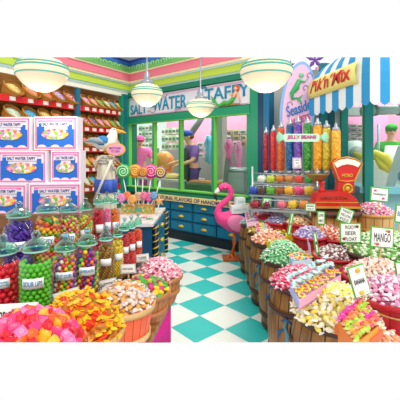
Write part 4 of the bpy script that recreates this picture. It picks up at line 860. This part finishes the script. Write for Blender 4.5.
# ------------------------------------------------------------------ candy templates
def tmpl_wrap(c, e, s, c2=None, th=1.0):
    """twist-wrapped sweet, long axis x, half length s"""
    m = MB(); n = 12 if th < 1 else 8; prof = [(-1, .56), (-.66, .15), (-.54, .36), (0, .52), (.54, .36), (.66, .15), (1, .56)]
    prof = [(x, r*th) for x, r in prof]; vs = [(x*s, r*s*math.cos(2*PI*i/n+x*.8)*(1 if abs(x) < .9 else 1.1), r*s*math.sin(2*PI*i/n+x*.8)*(1 if abs(x) < .9 else .45)) for x, r in prof for i in range(n)]
    k = len(m.v); m.v += [Vector(v) for v in vs]
    for j in range(6):
        for i in range(n):
            m.f.append([j*n+i, j*n+(i+1) % n, (j+1)*n+(i+1) % n, (j+1)*n+i]); m.m.append(1 if j in (0, 5) else ((2 if c2 and (i % 2 if th < 1 else i % 4 < 2) else 0))); m.sm.append(not c2)
    m.f.append(list(range(n))[::-1]); m.m.append(1); m.sm.append(False); m.f.append([6*n+i for i in range(n)]); m.m.append(1); m.sm.append(False)
    return m.mesh('candy', [mat(c, .3), mat(e, .35)]+([mat(c2, .3)] if c2 else []))
def tmpl_chew(c, c2, s):
    m = MB(); q = .8; a = s*.62
    vs = [(x*a*(q if abs(z) == 1 or abs(y) == 1 else 1), y, z) for x in (-1,) for y in (0,) for z in (0,)]
    me = bpy.data.meshes.new('chew'); bm = bmesh.new(); bmesh.ops.create_cube(bm, size=1)
    for v in bm.verts: v.co = Vector((v.co.x*s*1.25, v.co.y*s*1.15, v.co.z*s*1.05))
    bmesh.ops.bevel(bm, geom=bm.edges[:], offset=s*.2, segments=2, profile=.7, affect='EDGES')
    bm.to_mesh(me); bm.free(); me.materials.append(mat(c, .35)); me.materials.append(mat(c2, .35))
    bm = bmesh.new(); bm.from_mesh(me)
    def ring(ax):
        m2 = MB(); m2.sweep([((.5*math.cos(t*.7)*(t/14))*s*.6, (.5*math.sin(t*.7)*(t/14))*s*.6, s*.53) for t in range(1, 15)], s*.05, 4); return m2
    m2 = MB()
    for R_ in (Matrix(), Matrix.Rotation(-PI/2, 4, 'Y') , Matrix.Rotation(PI/2, 4, 'X'), Matrix.Rotation(PI/2, 4, 'Y')):
        r_ = ring(0); off = {0: 0}.get(0)
        m2.add([v for v in r_.v], r_.f, 1, True, Matrix.Scale(1.0, 4) @ R_ @ Matrix.Translation((0, 0, s*(0 if R_ == Matrix() else .07))))
    for i in range(len(m2.m)): m2.m[i] = 1
    v0 = [tuple(v.co) for v in bm.verts]; f0 = [[v.index for v in f.verts] for f in bm.faces]; bm.free()
    m = MB(); m.add(v0, f0, 0, False); k = len(m.v); m.v += m2.v; m.f += [[i+k for i in f] for f in m2.f]; m.m += m2.m; m.sm += m2.sm
    return m.mesh('chew', [mat(c, .35), mat(c2, .35)])
def tmpl_ball(c, s, sc=(1, 1, 1), c2=None):
    m = MB(); m.ball((0, 0, 0), s, 0, 8, sc)
    if c2: m.m = [(i//2) % 2 for i in range(len(m.m))]
    return m.mesh('candy', [mat(c, .3)]+([mat(c2, .3)] if c2 else []))
def pile(c, rx, ry, h, n, tm, name, group, under, ang=0, flat=.6, jit=.25, cat='candy', cut=0, seed=1, maxr=1.0, lift=0):
    """tm: list of (mesh, label); individual sweets laid over a heap"""
    rr = random.Random(seed); c = Vector(c); ca, sa = math.cos(ang), math.sin(ang)
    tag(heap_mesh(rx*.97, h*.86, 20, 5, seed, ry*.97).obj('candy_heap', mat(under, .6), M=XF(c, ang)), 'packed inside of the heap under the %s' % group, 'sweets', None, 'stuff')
    st_ = math.sqrt(rx*ry/n)
    for i in range(n):
        t = math.sqrt((i+.5)/n)*maxr; a = i*2.39996+rr.uniform(-.1, .1)
        x, y = rx*t*math.cos(a)+rr.uniform(-jit, jit)*st_, ry*t*math.sin(a)+rr.uniform(-jit, jit)*st_
        z = h*(1-t*t)+rr.uniform(0, .35)*st_+lift
        me, lb_ = tm[rr.randrange(len(tm))]
        M_ = XF((c.x+x*ca-y*sa, c.y+x*sa+y*ca, c.z+z), rr.uniform(0, 6.28), rr.uniform(-flat, flat), rr.uniform(-flat, flat))
        tag(link(name, me, None, M_), lb_, cat, group)

def bushel(px, py, Y, r, h, label, woodmat, bandmat, rb=.72, bands=(0.96, .38), handle=None, name='bushel_basket', z=None):
    c = at(px, py, Y); zb = c.z-h if z is None else z; h = c.z-zb
    e_ = empty(name, (c.x, c.y, zb), label, 'basket')
    rad = lambda t: r*(rb+(1-rb)*t**.8)
    m = MB(); m.lathe([(rad(i/6), h*i/6) for i in range(7)]+[(r*.94, h), (r*.9, h*.8)], 32, cap=False); m.lathe([(rad(0), 0), (rad(0), .01)], 32); m.obj('staves', woodmat, e_)
    for t in bands:
        m = MB(); w_ = .035; m.lathe([(rad(t)+.004, h*t-w_/2), (rad(t)+.014, h*t-w_/2), (rad(min(1, t+.05))+.014, h*t+w_/2), (rad(min(1, t+.05))+.002, h*t+w_/2)], 32, cap=False); m.obj('hoop', bandmat, e_)
    if handle:
        m = MB(); m.sweep([(r*1.04*math.cos(a), r*1.04*math.sin(a)-.0, h*(.95)-.05*math.sin((a-handle)*PI/2.2)) for a in [handle+i*2.2/14 for i in range(15)]], .006, 6); m.obj('wire_handle', mat('c9a86a', .3, .5), e_)
        m = MB(); m.sweep([(r*1.05*math.cos(handle+.0), r*1.05*math.sin(handle+.0), h*.97), (r*1.06*math.cos(handle+.3), r*1.06*math.sin(handle+.3), h*.9)], .014, 8); m.obj('grip', mat('d9a860', .5), e_)
    return c
oak = wood('b9803c', 'dba65c', (8, 8, 2), .55, '8a5a24', 26); oakb = mat('d8a35a', .5); orb = wood('e2532a', 'f06a3a', (8, 8, 2), .5, 'b83c1c', 22); brn = wood('9c5c2c', 'c07c40', (8, 8, 2), .55, '6a3a18', 24); brnb = mat('b87848', .5)
# ---- left baskets
# 1 big striped sweets
c1 = bushel(80, 329, 1.98, .245, .36, 'large pale wood basket of red and yellow striped sweets', oak, wood('c9964e', 'e0b674', (4, 4, 4)), z=ZL)
tw = [(tmpl_wrap('d41c10', 'f2c018', .062, 'e8501c', .62), 'red and yellow striped wrapped sweet in the large pale basket'), (tmpl_wrap('f2bc14', 'f4cc30', .06, 'd83014', .62), 'yellow wrapped sweet with red stripes in the large pale basket'), (tmpl_wrap('e45c18', 'f0c420', .058, '9c8c2c', .62), 'orange and olive striped wrapped sweet in the large pale basket')]
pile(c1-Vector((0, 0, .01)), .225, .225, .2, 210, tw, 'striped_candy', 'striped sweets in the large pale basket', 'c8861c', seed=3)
# 2 caramels
c2 = bushel(123, 302, 2.38, .215, .3, 'orange basket with pale hoops heaped with wrapped caramels', orb, wood('c9a05c', 'e2be84', (4, 4, 4)), z=ZL, bands=(.95, .3))
cr_ = [(tmpl_wrap('d08828', 'ead8c4', .036), 'amber caramel in clear wrapper in the orange basket'), (tmpl_wrap('e0a858', 'e4dade', .036), 'pale caramel in clear wrapper in the orange basket'), (tmpl_wrap('ecd8c8', 'd4c4cc', .034), 'white caramel in clear wrapper in the orange basket')]
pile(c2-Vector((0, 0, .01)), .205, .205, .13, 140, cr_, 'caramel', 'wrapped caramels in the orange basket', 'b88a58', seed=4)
# 3 mixed chews
c3 = bushel(143.5, 289.5, 2.78, .215, .24, 'brown basket of yellow, green and magenta chews', brn, brnb, z=ZL)
mx_ = [(tmpl_chew('f0c820', 'f4dc60', .037), 'yellow chew in the brown basket'), (tmpl_chew('46a83c', '7cc86c', .037), 'green chew in the brown basket'), (tmpl_chew('c82a78', 'e470a8', .037), 'magenta chew in the brown basket')]
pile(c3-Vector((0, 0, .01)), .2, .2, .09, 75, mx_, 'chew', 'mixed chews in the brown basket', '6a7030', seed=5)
# 4 pink
c4 = bushel(158, 273.5, 3.1, .215, .24, 'brown basket heaped with pink and white sweets by the desk', brn, brnb, z=ZL, bands=(.95, .45))
pk_ = [(tmpl_wrap('f490ac', 'fbe0e6', .03), 'pink wrapped sweet in the basket by the desk'), (tmpl_wrap('fbeff0', 'f7c0cc', .03, 'ec6a8c'), 'white sweet with pink stripes in the basket by the desk'), (tmpl_wrap('f9d8dc', 'f4a8b8', .03), 'pale pink sweet in the basket by the desk')]
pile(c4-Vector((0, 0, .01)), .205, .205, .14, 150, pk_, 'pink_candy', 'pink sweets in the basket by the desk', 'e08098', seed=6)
# 5 taffy chews front left
Pc = at(27, 352, 1.62)
bk = bushel(27, 352, 1.62, .275, .35, 'low basket of square taffy chews at the front of the table', oak, oakb, z=ZL)
tc = [(tmpl_chew('e83c7c', 'f490b4', .041), 'pink square taffy chew in the front pile'), (tmpl_chew('f4b41c', 'f8d870', .041), 'yellow square taffy chew in the front pile'), (tmpl_chew('ec6024', 'f4a070', .041), 'orange square taffy chew in the front pile'), (tmpl_chew('d81c30', 'ec6070', .041), 'red square taffy chew in the front pile'), (tmpl_chew('ee74ac', 'f8c0d8', .041), 'light pink square taffy chew in the front pile')]
pile(Pc-Vector((0, 0, .0)), .26, .26, .17, 130, tc, 'taffy_chew', 'square taffy chews in the front pile', 'd04858', seed=8, flat=.9)

# ---- white cards on the left
card(17, 317, 43, 26, 1.93, ['PRODUCT'], 'large white card with green corners in front of the red and green gumballs', rz=.0, rim='e8f4f0', stake=True, lw=.85, tilt=-.06)
card(67, 298, 27, 15, 2.2, ['FRUITY TOFFEE'], 'white card in front of the mixed sweets jar behind the striped sweets', rim='d8dcdc', tilt=-.3)
card(106, 285.5, 22, 11, 2.5, ['SWEETS'], 'white card at the foot of the brown jar behind the caramels', rim='d8dcdc', tilt=-.22)
card(128, 269, 15, 9, 2.72, ['FRUIT JACKS'], 'white card at the foot of the slim red jars', rim='d8dcdc', tilt=-.05)
card(142.5, 258, 13, 7.5, 3.05, ['TOFFEE'], 'small white card beside the pink sweets basket', rim='d8dcdc', tilt=-.12)

# ------------------------------------------------------------------ barrels on the right
bw = wood('6e4820', 'a0722e', (9, 9, 1.6), .5, '3c240e', 20); hoopm = mat('4a2c22', .4, .2)
def barrel(px, py, Y, r, label, emblem=True, H=None):
    c = at(px, py, Y); h = c.z
    e_ = empty('barrel', (c.x, c.y, 0), label, 'barrel', 'oak barrels along the aisle')
    rad = lambda t: r*(.84+.2*math.sin(PI*min(1, max(0, t))))
    m = MB(); m.lathe([(rad(i/10), h*i/10) for i in range(11)]+[(rad(1)-.02, h), (rad(1)-.025, h-.06)], 32, cap=False); m.lathe([(rad(0), 0), (rad(0), .01)], 32); m.lathe([(rad(1)-.03, h-.07), (rad(1)-.03, h-.06)], 32); m.obj('staves', bw, e_)
    for t in (.05, .24, .73, .965):
        m = MB(); m.lathe([(rad(t)+.002, h*t-.022), (rad(t)+.012, h*t-.022), (rad(t)+.012, h*t+.022), (rad(t)+.002, h*t+.022)], 32, cap=False); m.obj('hoop', hoopm, e_)
    if emblem:
        a0 = -PI/2-.7; blue = [mat('2c5a90', .7), mat('5090a0', .7)]
        strokes = [[(-.1, .62), (.0, .66), (.12, .62)], [(.02, .66), (-.02, .58), (.04, .5), (.02, .42), (-.06, .36), (-.02, .29), (.08, .31)], [(-.02, .55), (-.14, .5), (-.18, .43)], [(.05, .52), (.15, .48), (.13, .4)], [(-.06, .36), (-.13, .31)], [(-.14, .28), (.0, .27), (.14, .29)]]
        m = MB()
        for i, s in enumerate(strokes):
            m.sweep([((rad(t_)+.004)*math.cos(a0+x_*1.2), (rad(t_)+.004)*math.sin(a0+x_*1.2), h*t_) for x_, t_ in [(p_[0]*1.25, (p_[1]-.47)*1.0+.5) for p_ in s]], [.008]+[.014]*(len(s)-2)+[.007], 6, i % 2)
        m.obj('painted_emblem', blue, e_)
    return c
barrel(254, 223.5, 5.55, .24, 'farthest barrel of the aisle row, topped with pale teal sweets', False)
barrel(262, 231, 5.0, .245, 'second farthest barrel, topped with yellow sweets')
barrel(269, 241, 4.4, .25, 'middle barrel of the row, topped with peach sweets', True)
b4 = barrel(284, 257.5, 3.78, .27, 'barrel heaped with green and white sweets')
b5 = barrel(300, 281, 3.05, .275, 'barrel heaped with pink and white sweets')
b6 = barrel(338, 311, 2.4, .33, 'front barrel heaped with yellow taffy', False)
def W(c, e, s, lab, c2=None): return (tmpl_wrap(c, e, s, c2), lab)
pile(at(254, 223, 5.55), .21, .21, .09, 40, [W('9fd0cc', 'e0f0ee', .035, 'pale teal sweet on the farthest barrel')], 'teal_candy', 'pale teal sweets on the farthest barrel', '8cc0bc', seed=11)
pile(at(262, 230.5, 5.0), .22, .22, .1, 50, [W('f4d860', 'faf0c0', .036, 'yellow sweet on the second farthest barrel'), W('f8e8a0', 'f4c848', .036, 'pale yellow sweet on the second farthest barrel')], 'yellow_candy', 'yellow sweets on the second farthest barrel', 'e0b840', seed=12)
pile(at(269, 240.5, 4.4), .225, .225, .12, 70, [W('f6b090', 'fbe6dc', .034, 'peach sweet on the middle barrel'), W('fbe4d0', 'f4a080', .034, 'cream sweet on the middle barrel')], 'peach_candy', 'peach sweets on the middle barrel', 'e89870', seed=13)
pile(b4+Vector((0, 0, -.02)), .245, .245, .2, 230, [W('8fd89c', 'e4f6e4', .026, 'green wrapped sweet on the barrel'), W('e6f6e6', '7cc88c', .026, 'white and green wrapped sweet on the barrel', '6cc080')], 'green_candy', 'green and white sweets on the barrel', '5cb06c', seed=14)
pile(b5+Vector((0, 0, -.02)), .255, .255, .15, 250, [W('ee4f7c', 'fbd8e2', .026, 'deep pink wrapped sweet on the barrel'), W('fbe6ea', 'f490ac', .026, 'white and pink wrapped sweet on the barrel', 'e8507c')], 'pink_twist', 'pink and white sweets on the barrel', 'd84870', seed=15)
pile(b6+Vector((0, 0, -.02)), .305, .305, .19, 290, [W('f8e45c', 'fdfaf0', .037, 'yellow taffy in white wrapper on the front barrel'), W('fbf6dc', 'f8f2d0', .036, 'cream taffy on the front barrel'), W('fbe98c', 'fdf8ea', .037, 'pale yellow taffy in white wrapper on the front barrel')], 'yellow_taffy', 'yellow taffies on the front barrel', 'f4e490', seed=16)

# ------------------------------------------------------------------ stepped bench holding the tubs
bn = empty('tub_bench', (1.9, 4.2, 0), 'low wooden bench behind the barrels carrying the tubs', 'bench')
m = MB(); m.slab([(-.7+.05, .8), (.6, .6), (1.0, -2.4), (-.45, -2.3), (-.62, -.9)], .0, .56); m.obj('body', wood('6a4626', '8a5e34', (3, 3, 6)), bn)
redt = wood('c01c2c', 'd42c3a', (6, 6, 1.5), .45, '96121f', 22); redb = mat('b81828', .4)
def tub(px, py, Y, r, h, label, m1=redt, m2=redb, z=None, **kw): return bushel(px, py, Y, r, h, label, m1, m2, z=z, name='candy_tub', **kw)
rows_ = [
 # px,py,Y,r,h(tub), dome, n, size, colours, nm, label, tub mats
 (268.5, 212.5, 5.35, .205, .3, .10, 55, .034, [('e6b4cc', 'f8e6f0'), ('d8cfe8', 'f4f0f8')], 'mauve', 'small red tub of mauve sweets beside the flamingo boxes', 'red'),
 (278.5, 221, 5.0, .195, .3, .09, 60, .032, [('b4b0e0', 'f0eefa'), ('d8d4f0', 'b0b8e4')], 'lavender blue', 'red tub of lavender blue sweets behind the yellow tray', 'red'),
 (300, 222, 4.75, .2, .3, .10, 60, .034, [('f4c890', 'fbf0dc'), ('f8e4c0', 'f0a868')], 'apricot', 'red tub of apricot sweets behind the violet tub', 'red'),
 (309.5, 235, 4.2, .2, .3, .11, 80, .031, [('b8a0d8', 'f0eafa'), ('e0d6f2', '9c90d0')], 'violet', 'red tub of violet sweets behind the green barrel', 'red'),
 (331, 236, 4.3, .24, .3, .15, 110, .033, [('f28a6c', 'fbe4da'), ('fbece0', 'f06a50')], 'coral', 'tub of coral sweets under the scale', 'red'),
 (335, 254.5, 3.62, .222, .27, .10, 110, .028, [('8c5a5c', 'f0e2e2'), ('f4eaea', 'b08890')], 'root beer', 'wood basket with a red rim holding root beer sweets', 'oak'),
 (373, 212, 4.55, .265, .3, .13, 130, .033, [('f48cb4', 'fbe4ee'), ('fbeef2', 'ee6a9c')], 'pink', 'pale wood basket of pink sweets under the kiosk window', 'palew'),
 (387, 250, 3.55, .44, .4, .20, 250, .033, [('a8dc8c', 'eef8e4'), ('eef8e6', 'b8e08c')], 'light green', 'very wide dark tub of light green taffy', 'dark'),
 (380, 275, 2.95, .31, .33, .13, 150, .034, [('f8d0b8', 'fbf0e4'), ('fbf2e6', 'f4a0a4')], 'cream', 'red tub of cream and peach taffy behind the banana card', 'red'),
 (393, 294, 2.36, .237, .4, .12, 120, .031, [('f0a0c0', 'fbe6ee'), ('fae4ee', 'd880b0')], 'rose', 'large red basket of rose taffy at the front right', 'red'),
]
pale = wood('d9a45a', 'ecc080', (6, 6, 1.5), .5, 'a8743a', 16); dk_t = wood('3c2820', '5a3e30', (4, 4, 4))
for (px, py, Y, r, h, dome, n, s, cs, nm, lab, tm_) in rows_:
    n = min(295, int(n*1.25))
    mm1, mm2 = {'red': (redt, redb), 'oak': (oak, mat('c02030', .4)), 'palew': (pale, mat('d8a050', .5)), 'dark': (dk_t, hoopm)}[tm_]
    c = tub(px, py, Y, r, h, lab, mm1, mm2, rb=.8, z=(.56 if py > 230 else .5) if nm not in ('pink',) else .78, bands=(.95, .42) if nm != 'rose' else (.95, .45), handle=(-PI*.98 if nm == 'rose' else None))
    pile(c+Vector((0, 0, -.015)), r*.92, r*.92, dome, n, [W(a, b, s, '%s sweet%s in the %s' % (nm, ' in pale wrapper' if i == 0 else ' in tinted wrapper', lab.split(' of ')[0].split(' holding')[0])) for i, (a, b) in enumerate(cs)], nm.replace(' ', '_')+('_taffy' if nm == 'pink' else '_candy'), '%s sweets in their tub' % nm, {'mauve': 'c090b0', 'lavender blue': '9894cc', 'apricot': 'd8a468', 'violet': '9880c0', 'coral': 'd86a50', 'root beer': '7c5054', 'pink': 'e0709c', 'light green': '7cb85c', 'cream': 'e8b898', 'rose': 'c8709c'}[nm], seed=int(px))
st2 = empty('crate', (at(373, 230, 4.55).x, 4.55, 0), 'dark wooden crate under the pale basket of pink sweets', 'crate'); m = MB(); m.box((0, 0, .385), (.6, .6, .77)); m.obj('body', dk_t, st2)
# cream and orange heap at the very front
c = at(384, 350, 2.02); tub(384, 350, 2.02, .17, .3, 'tub of orange and white taffy at the very front', z=.5)
pile(c, .165, .165, .09, 50, [W('f8a878', 'fbeee4', .032, 'orange taffy in white wrapper at the very front'), W('fbf2e8', 'f6c0a0', .032, 'white taffy at the very front')], 'orange_candy', 'orange and white taffies at the very front', 'e0a080', seed=41)

# ------------------------------------------------------------------ trays and cartons of sweets on the right
def tray(pA, pB, pC, pD, h, label, m1, name='candy_tray'):
    """open tray on four corner points (A near left, B near right, C far right, D far left), wall height h"""
    o = (pA+pB+pC+pD)/4; e_ = empty(name, o, label, 'tray'); q = [v-o for v in (pA, pB, pC, pD)]
    m = MB(); lo = [v-Vector((0, 0, h)) for v in q]; m.add(lo+[v+Vector((0, 0, .008)) for v in lo], [(0, 1, 2, 3), (4, 7, 6, 5), (0, 4, 5, 1), (1, 5, 6, 2), (2, 6, 7, 3), (3, 7, 4, 0)]); m.obj('bottom', m1[0], e_)
    for i in range(4):
        a, b = q[i], q[(i+1) % 4]; la, lb_ = lo[i], lo[(i+1) % 4]; inn = -((a+b)/2); inn.z = 0; inn = inn.normalized()*.01
        m = MB(); vs = [la, lb_, b, a, la+inn, lb_+inn, b+inn, a+inn]; m.add(vs, [(0, 1, 2, 3), (7, 6, 5, 4), (3, 2, 6, 7), (0, 4, 5, 1), (0, 3, 7, 4), (1, 5, 6, 2)]); m.obj('side', m1[i % len(m1)], e_)
    return q, o
def fill(q, o, h, nx, ny, tmf, name, group, rot=None, jit=.15, seed=1, lab=None):
    rr = random.Random(seed)
    for i in range(nx):
        for j in range(ny):
            u, v = (i+.5)/nx, (j+.5)/ny; p_ = q[0].lerp(q[1], u).lerp(q[3].lerp(q[2], u), v)+o-Vector((0, 0, h))
            me, lb_ = tmf(i, j); M_ = XF((p_.x+rr.uniform(-jit, jit)*.03, p_.y+rr.uniform(-jit, jit)*.03, p_.z+rr.uniform(0, .015)), rr.uniform(-.5, .5)+(rot or 0), rr.uniform(-.4, .4), rr.uniform(-.4, .4))
            tag(link(name, me, None, M_), lb_, 'candy', group)
# flower carton
ypink = mat('f4b0cc', .6); lil = mat('a8b8f0', .6)
zc = .965
def on(px, py, z): Y = (EYE-z)*F0/(py-HZ); v = at(px, py, Y); v.z = z; return v
q, o = tray(on(299, 301, zc), on(341, 275, zc+.03), on(330, 263, zc+.05), on(290, 285, zc), .06, 'pink edged carton of flower shaped sweets standing above the barrels', [ypink, lil], 'candy_carton')
def flower(c1, c2, s):
    m = MB(); m.ball((0, 0, .01), s*.35, 0, 8)
    for k_ in range(6): m.ball((s*.6*math.cos(k_*PI/3), s*.6*math.sin(k_*PI/3), 0), s*.36, 1, 6, (1, 1, .5))
    return m.mesh('flower', [mat(c1, .4), mat(c2, .4)])
F1, F2, F3, F4 = flower('f08a3c', 'f8d83c', .034), flower('f8e050', 'f6a8c0', .03), flower('f8f0a0', 'a8d8e8', .03), flower('f07a90', 'f8e060', .03)
fill(q, o, -.008, 7, 4, lambda i, j: [(F4, 'yellow and rose flower sweet in the pink edged carton'), (F1, 'yellow flower sweet with orange heart in the pink edged carton'), (F3, 'light blue flower sweet in the pink edged carton'), (F3, 'light blue flower sweet in the pink edged carton')][j], 'flower_candy', 'flower sweets in the pink edged carton', seed=2)
lf = tmpl_wrap('b8e4ec', 'e4f4f8', .034)
fill(q, o+Vector((-.02, .05, .02)), -.03, 9, 2, lambda i, j: (lf, 'pale blue wrapped sweet at the back of the pink edged carton'), 'pale_blue_candy', 'pale blue sweets behind the flower sweets', rot=1.2, seed=3)
gp_ = [tmpl_wrap('f4a878', 'f6c8d8', .026), tmpl_wrap('f7c0cc', 'f4a0b8', .026)]
fill([v-Vector((0, .0, 0)) for v in q], o+Vector((.02, -.045, .0)), -.0, 9, 1, lambda i, j: (gp_[i % 2], 'peach and pink wrapped sweet along the near edge of the flower carton'), 'peach_candy', 'peach sweets along the near edge of the flower carton', rot=1.4, seed=4)
# light blue carton
zc = .93
q, o = tray(on(292, 262, zc), on(312, 259, zc), on(309, 252, zc), on(289, 254, zc), .07, 'light blue carton of small sweets between the green and the pink barrel heaps', [mat('bfe0f0', .6), mat('a4cce8', .6)], 'candy_carton')
fill(q, o, 0, 6, 3, lambda i, j: ((F3, F2, F1)[(i+j) % 3], 'small flower sweet in the light blue carton'), 'flower_candy', 'small flower sweets in the light blue carton', seed=5)
m = MB(); a, b = q[1], q[2]; m.add([a, b, b+Vector((.0, .05, .12)), a+Vector((0, .05, .12)), a+Vector((0, .01, 0)), b+Vector((0, .01, 0)), b+Vector((0, .06, .12)), a+Vector((0, .06, .12))], [(0, 1, 2, 3), (7, 6, 5, 4), (0, 4, 5, 1), (2, 6, 7, 3), (0, 3, 7, 4), (1, 5, 6, 2)])
m.obj('flap', mat('c8c4ec', .6), [x for x in COL.objects if x.name.startswith('candy_carton')][-1])
# yellow tray with green sweets
zc = .84
q, o = tray(on(270, 246, zc), on(293, 233, zc), on(286, 224, zc), on(264, 237, zc), .11, 'yellow tray of green and yellow sweets on the middle barrel', [mat('f4e020', .5), mat('e8d018', .5)])
ga, gb = tmpl_wrap('a8cc3c', 'f0e860', .034), tmpl_wrap('f4e860', '7cb43c', .034)
fill(q, o, .01, 6, 5, lambda i, j: ((ga, 'green wrapped sweet in the yellow tray') if (i+j) % 2 else (gb, 'yellow wrapped sweet in the yellow tray')), 'lime_candy', 'lime sweets in the yellow tray', seed=6)
# striped rows tray on second barrel
zc = .88
q, o = tray(on(257, 233, zc), on(270, 231, zc), on(267, 219, zc), on(255, 222, zc), .07, 'light blue tray with rows of striped sweets on the second barrel', [mat('a8d4ec', .5), mat('8cc0e0', .5)])
ss = [(tmpl_wrap('f0708c', 'fbe0e0', .033), 'pink sweet in the light blue tray'), (tmpl_wrap('f6d45c', 'fbf0d0', .033), 'yellow sweet in the light blue tray'), (tmpl_wrap('8cd0b8', 'e8f8f0', .033), 'mint sweet in the light blue tray')]
fill(q, o, -.01, 4, 6, lambda i, j: ss[i % 3], 'row_candy', 'rows of sweets in the light blue tray', rot=.3, seed=7)
zc = .93
q, o = tray(on(247, 223, zc), on(259, 221, zc), on(256, 211, zc), on(245, 213, zc), .06, 'white tray of pink and lilac striped sweets behind the flamingo tail', [mat('f4c8dc', .5), mat('e8e4f0', .5)])
sv = [(tmpl_wrap('e88cc0', 'fbe4f0', .033), 'pink sweet in the white tray'), (tmpl_wrap('a0c8a8', 'e8f4e8', .033), 'sage sweet in the white tray'), (tmpl_wrap('b8a8e0', 'eee8fa', .033), 'lilac sweet in the white tray')]
fill(q, o, -.01, 4, 5, lambda i, j: sv[i % 3], 'row_candy', 'rows of sweets in the white tray', rot=.3, seed=8)
# orange crate of twisted sweets in front
zc = .96
q, o = tray(on(356, 345, zc), on(379, 326, zc), on(361, 302, zc), on(338, 321, zc), .12, 'orange tray with rows of magenta, lime and orange wrapped sweets at the front', [mat('f09a2c', .5), mat('e87c24', .5)])
sets = [[('e8269c', 'f48cc8', 'magenta'), ('e8269c', 'f070b8', 'magenta')], [('f06a3c', 'f8a070', 'orange'), ('f48c3c', 'f8b880', 'orange')], [('b8d83c', 'e4f08c', 'lime'), ('a8cc34', 'd8ec70', 'lime')], [('f6b04c', 'f8d898', 'amber'), ('ee5a6c', 'f8a8a0', 'coral')]]
T_ = [[(tmpl_wrap(c_, e_c, .028), '%s wrapped sweet in the front orange tray' % l_) for c_, e_c, l_ in s] for s in sets]
# rows run along i (near-left to near-right); colours change in j
fill(q, o, -.02, 8, 9, lambda i, j: T_[(2, 1, 3, 2, 2, 1, 1, 0, 0)[j] if i < 5 else (3, 1, 0, 2, 3, 2, 2, 1, 0)[j]][(i+j) % 2], 'twist_candy', 'rows of wrapped sweets in the front orange tray', rot=.7, seed=9)
tag(MB().box((0, 0, -.035), (.16, .2, .05)).obj('candy_heap', mat('d86a34', .5), M=XF((o.x, o.y, o.z-.02), .7)), 'packed lower layer in the front orange tray', 'sweets', None, 'stuff')

# ------------------------------------------------------------------ cards on the right
card(350.5, 233, 21.5, 20, 3.5, ['ROOT', 'BEER', 'FLOAT'], 'green rimmed Root Beer Float card', tilt=.02, deco=[(.3, .33, '8c4a2c', 1.8), (-.32, -.28, '8c4a2c', 1.8)], lw=.62)
card(382, 237.5, 23.5, 20.5, 3.1, ['MANGO'], 'green rimmed Mango card in the light green taffy', tilt=.09, deco=[(.26, .32, 'e8552c', 1.9), (.16, .33, '7cb43c', 1.2), (-.2, -.33, 'e8452c', 1.9), (-.3, -.31, '8cb83c', 1.2)])
card(345.5, 215.5, 15, 15, 4.15, ['TANGY', 'MELON', 'FIZZ'], 'tilted green rimmed Tangy Melon card before the scale stand', tilt=.38)
card(379.5, 194.5, 18.5, 14.5, 4.2, ['Huckleberry'], 'green rimmed card with pink sweets above the pink basket', tilt=.1, deco=[(-.25, .25, 'e8508c', 1.5), (.2, -.25, 'e8508c', 1.5)])
card(310.5, 207.5, 11, 8.5, 4.25, ['BANANA', 'SPLIT'], 'small green rimmed Banana Split card left of the scale stand', tilt=.03)
card(321, 218, 8, 13.5, 4.0, ['LIME', 'MINT'], 'narrow green rimmed card above the violet tub', tilt=.06)
card(359, 281, 18, 31, 2.1, ['BANANA'], 'tall tilted Banana card with drawn bananas beside the rose basket', rz=.15, tilt=-.25, deco=[(.05, .34, 'f0a83c', 3), (.1, .37, 'f6c84c', 2.4), (-.05, -.36, 'f0c03c', 3)], lw=.75)
card(401, 214, 12, 18, 3.6, ['BLUE'], 'card with blue writing cut by the right edge above the green taffy', tilt=.15, ink='2a5ab8')
card(402, 275, 12, 26, 2.55, ['CHERRY'], 'card at the right edge behind the rose basket', tilt=-.1)
card(290.5, 224, 3.5, 23, 4.1, ['I'], 'green rimmed card seen edge on between the yellow tray and the violet tub', tilt=.2, stake=False)
card(316, 243, 4, 21, 3.45, ['I'], 'green rimmed card seen edge on beside the root beer basket', tilt=-.12, stake=False)
card(267, 202, 9, 8, 4.95, ['GUM'], 'small green rimmed card in front of the wine red bins', tilt=.1, stake=False)

# ------------------------------------------------------------------ end the set where the photograph stops showing it
bpy.context.view_layer.update()
E0 = Vector((0, 0, EYE))
lo_s, hi_s = (342.4-HZ)/F0, (57.2-HZ)/F0
planes = [(E0, Vector((0, -lo_s, -1)).normalized()), (E0, Vector((0, hi_s, 1)).normalized())]   # outward normals
import re
allo = [o for o in COL.objects if o.type == 'MESH']
for o in allo:
    M_ = o.matrix_world; bb = [M_ @ Vector(c) for c in o.bound_box]
    for pt, n in planes:
        ds = [(v-pt).dot(n) for v in bb]
        if min(ds) > 0:
            for ch in list(o.children): ch['dead'] = 1
            o['dead'] = 1; break
        if max(ds) > 0:
            if o.data.users > 1: o.data = o.data.copy()
            bm = bmesh.new(); bm.from_mesh(o.data); Mi = M_.inverted()
            lp_ = Mi @ pt; ln_ = (M_.to_3x3().transposed() @ n).normalized()
            g = bmesh.ops.bisect_plane(bm, geom=bm.verts[:]+bm.edges[:]+bm.faces[:], plane_co=lp_, plane_no=ln_, clear_outer=True)
            if not o.modifiers and len(bm.faces) and len(bm.faces) < 20000:
                ed = [x for x in g['geom_cut'] if isinstance(x, bmesh.types.BMEdge) and x.is_valid and x.is_boundary]
                if ed:
                    try: bmesh.ops.holes_fill(bm, edges=ed, sides=0)
                    except Exception: pass
            if not len(bm.verts): o['dead'] = 1
            bm.to_mesh(o.data); bm.free()
for o in list(COL.objects):
    if o.get('dead'): bpy.data.objects.remove(o)
while True:
    k_ = [o for o in COL.objects if o.type == 'EMPTY' and not [c for c in o.children if c.type in ('MESH', 'LIGHT')]]
    if not k_: break
    for o in k_: bpy.data.objects.remove(o)
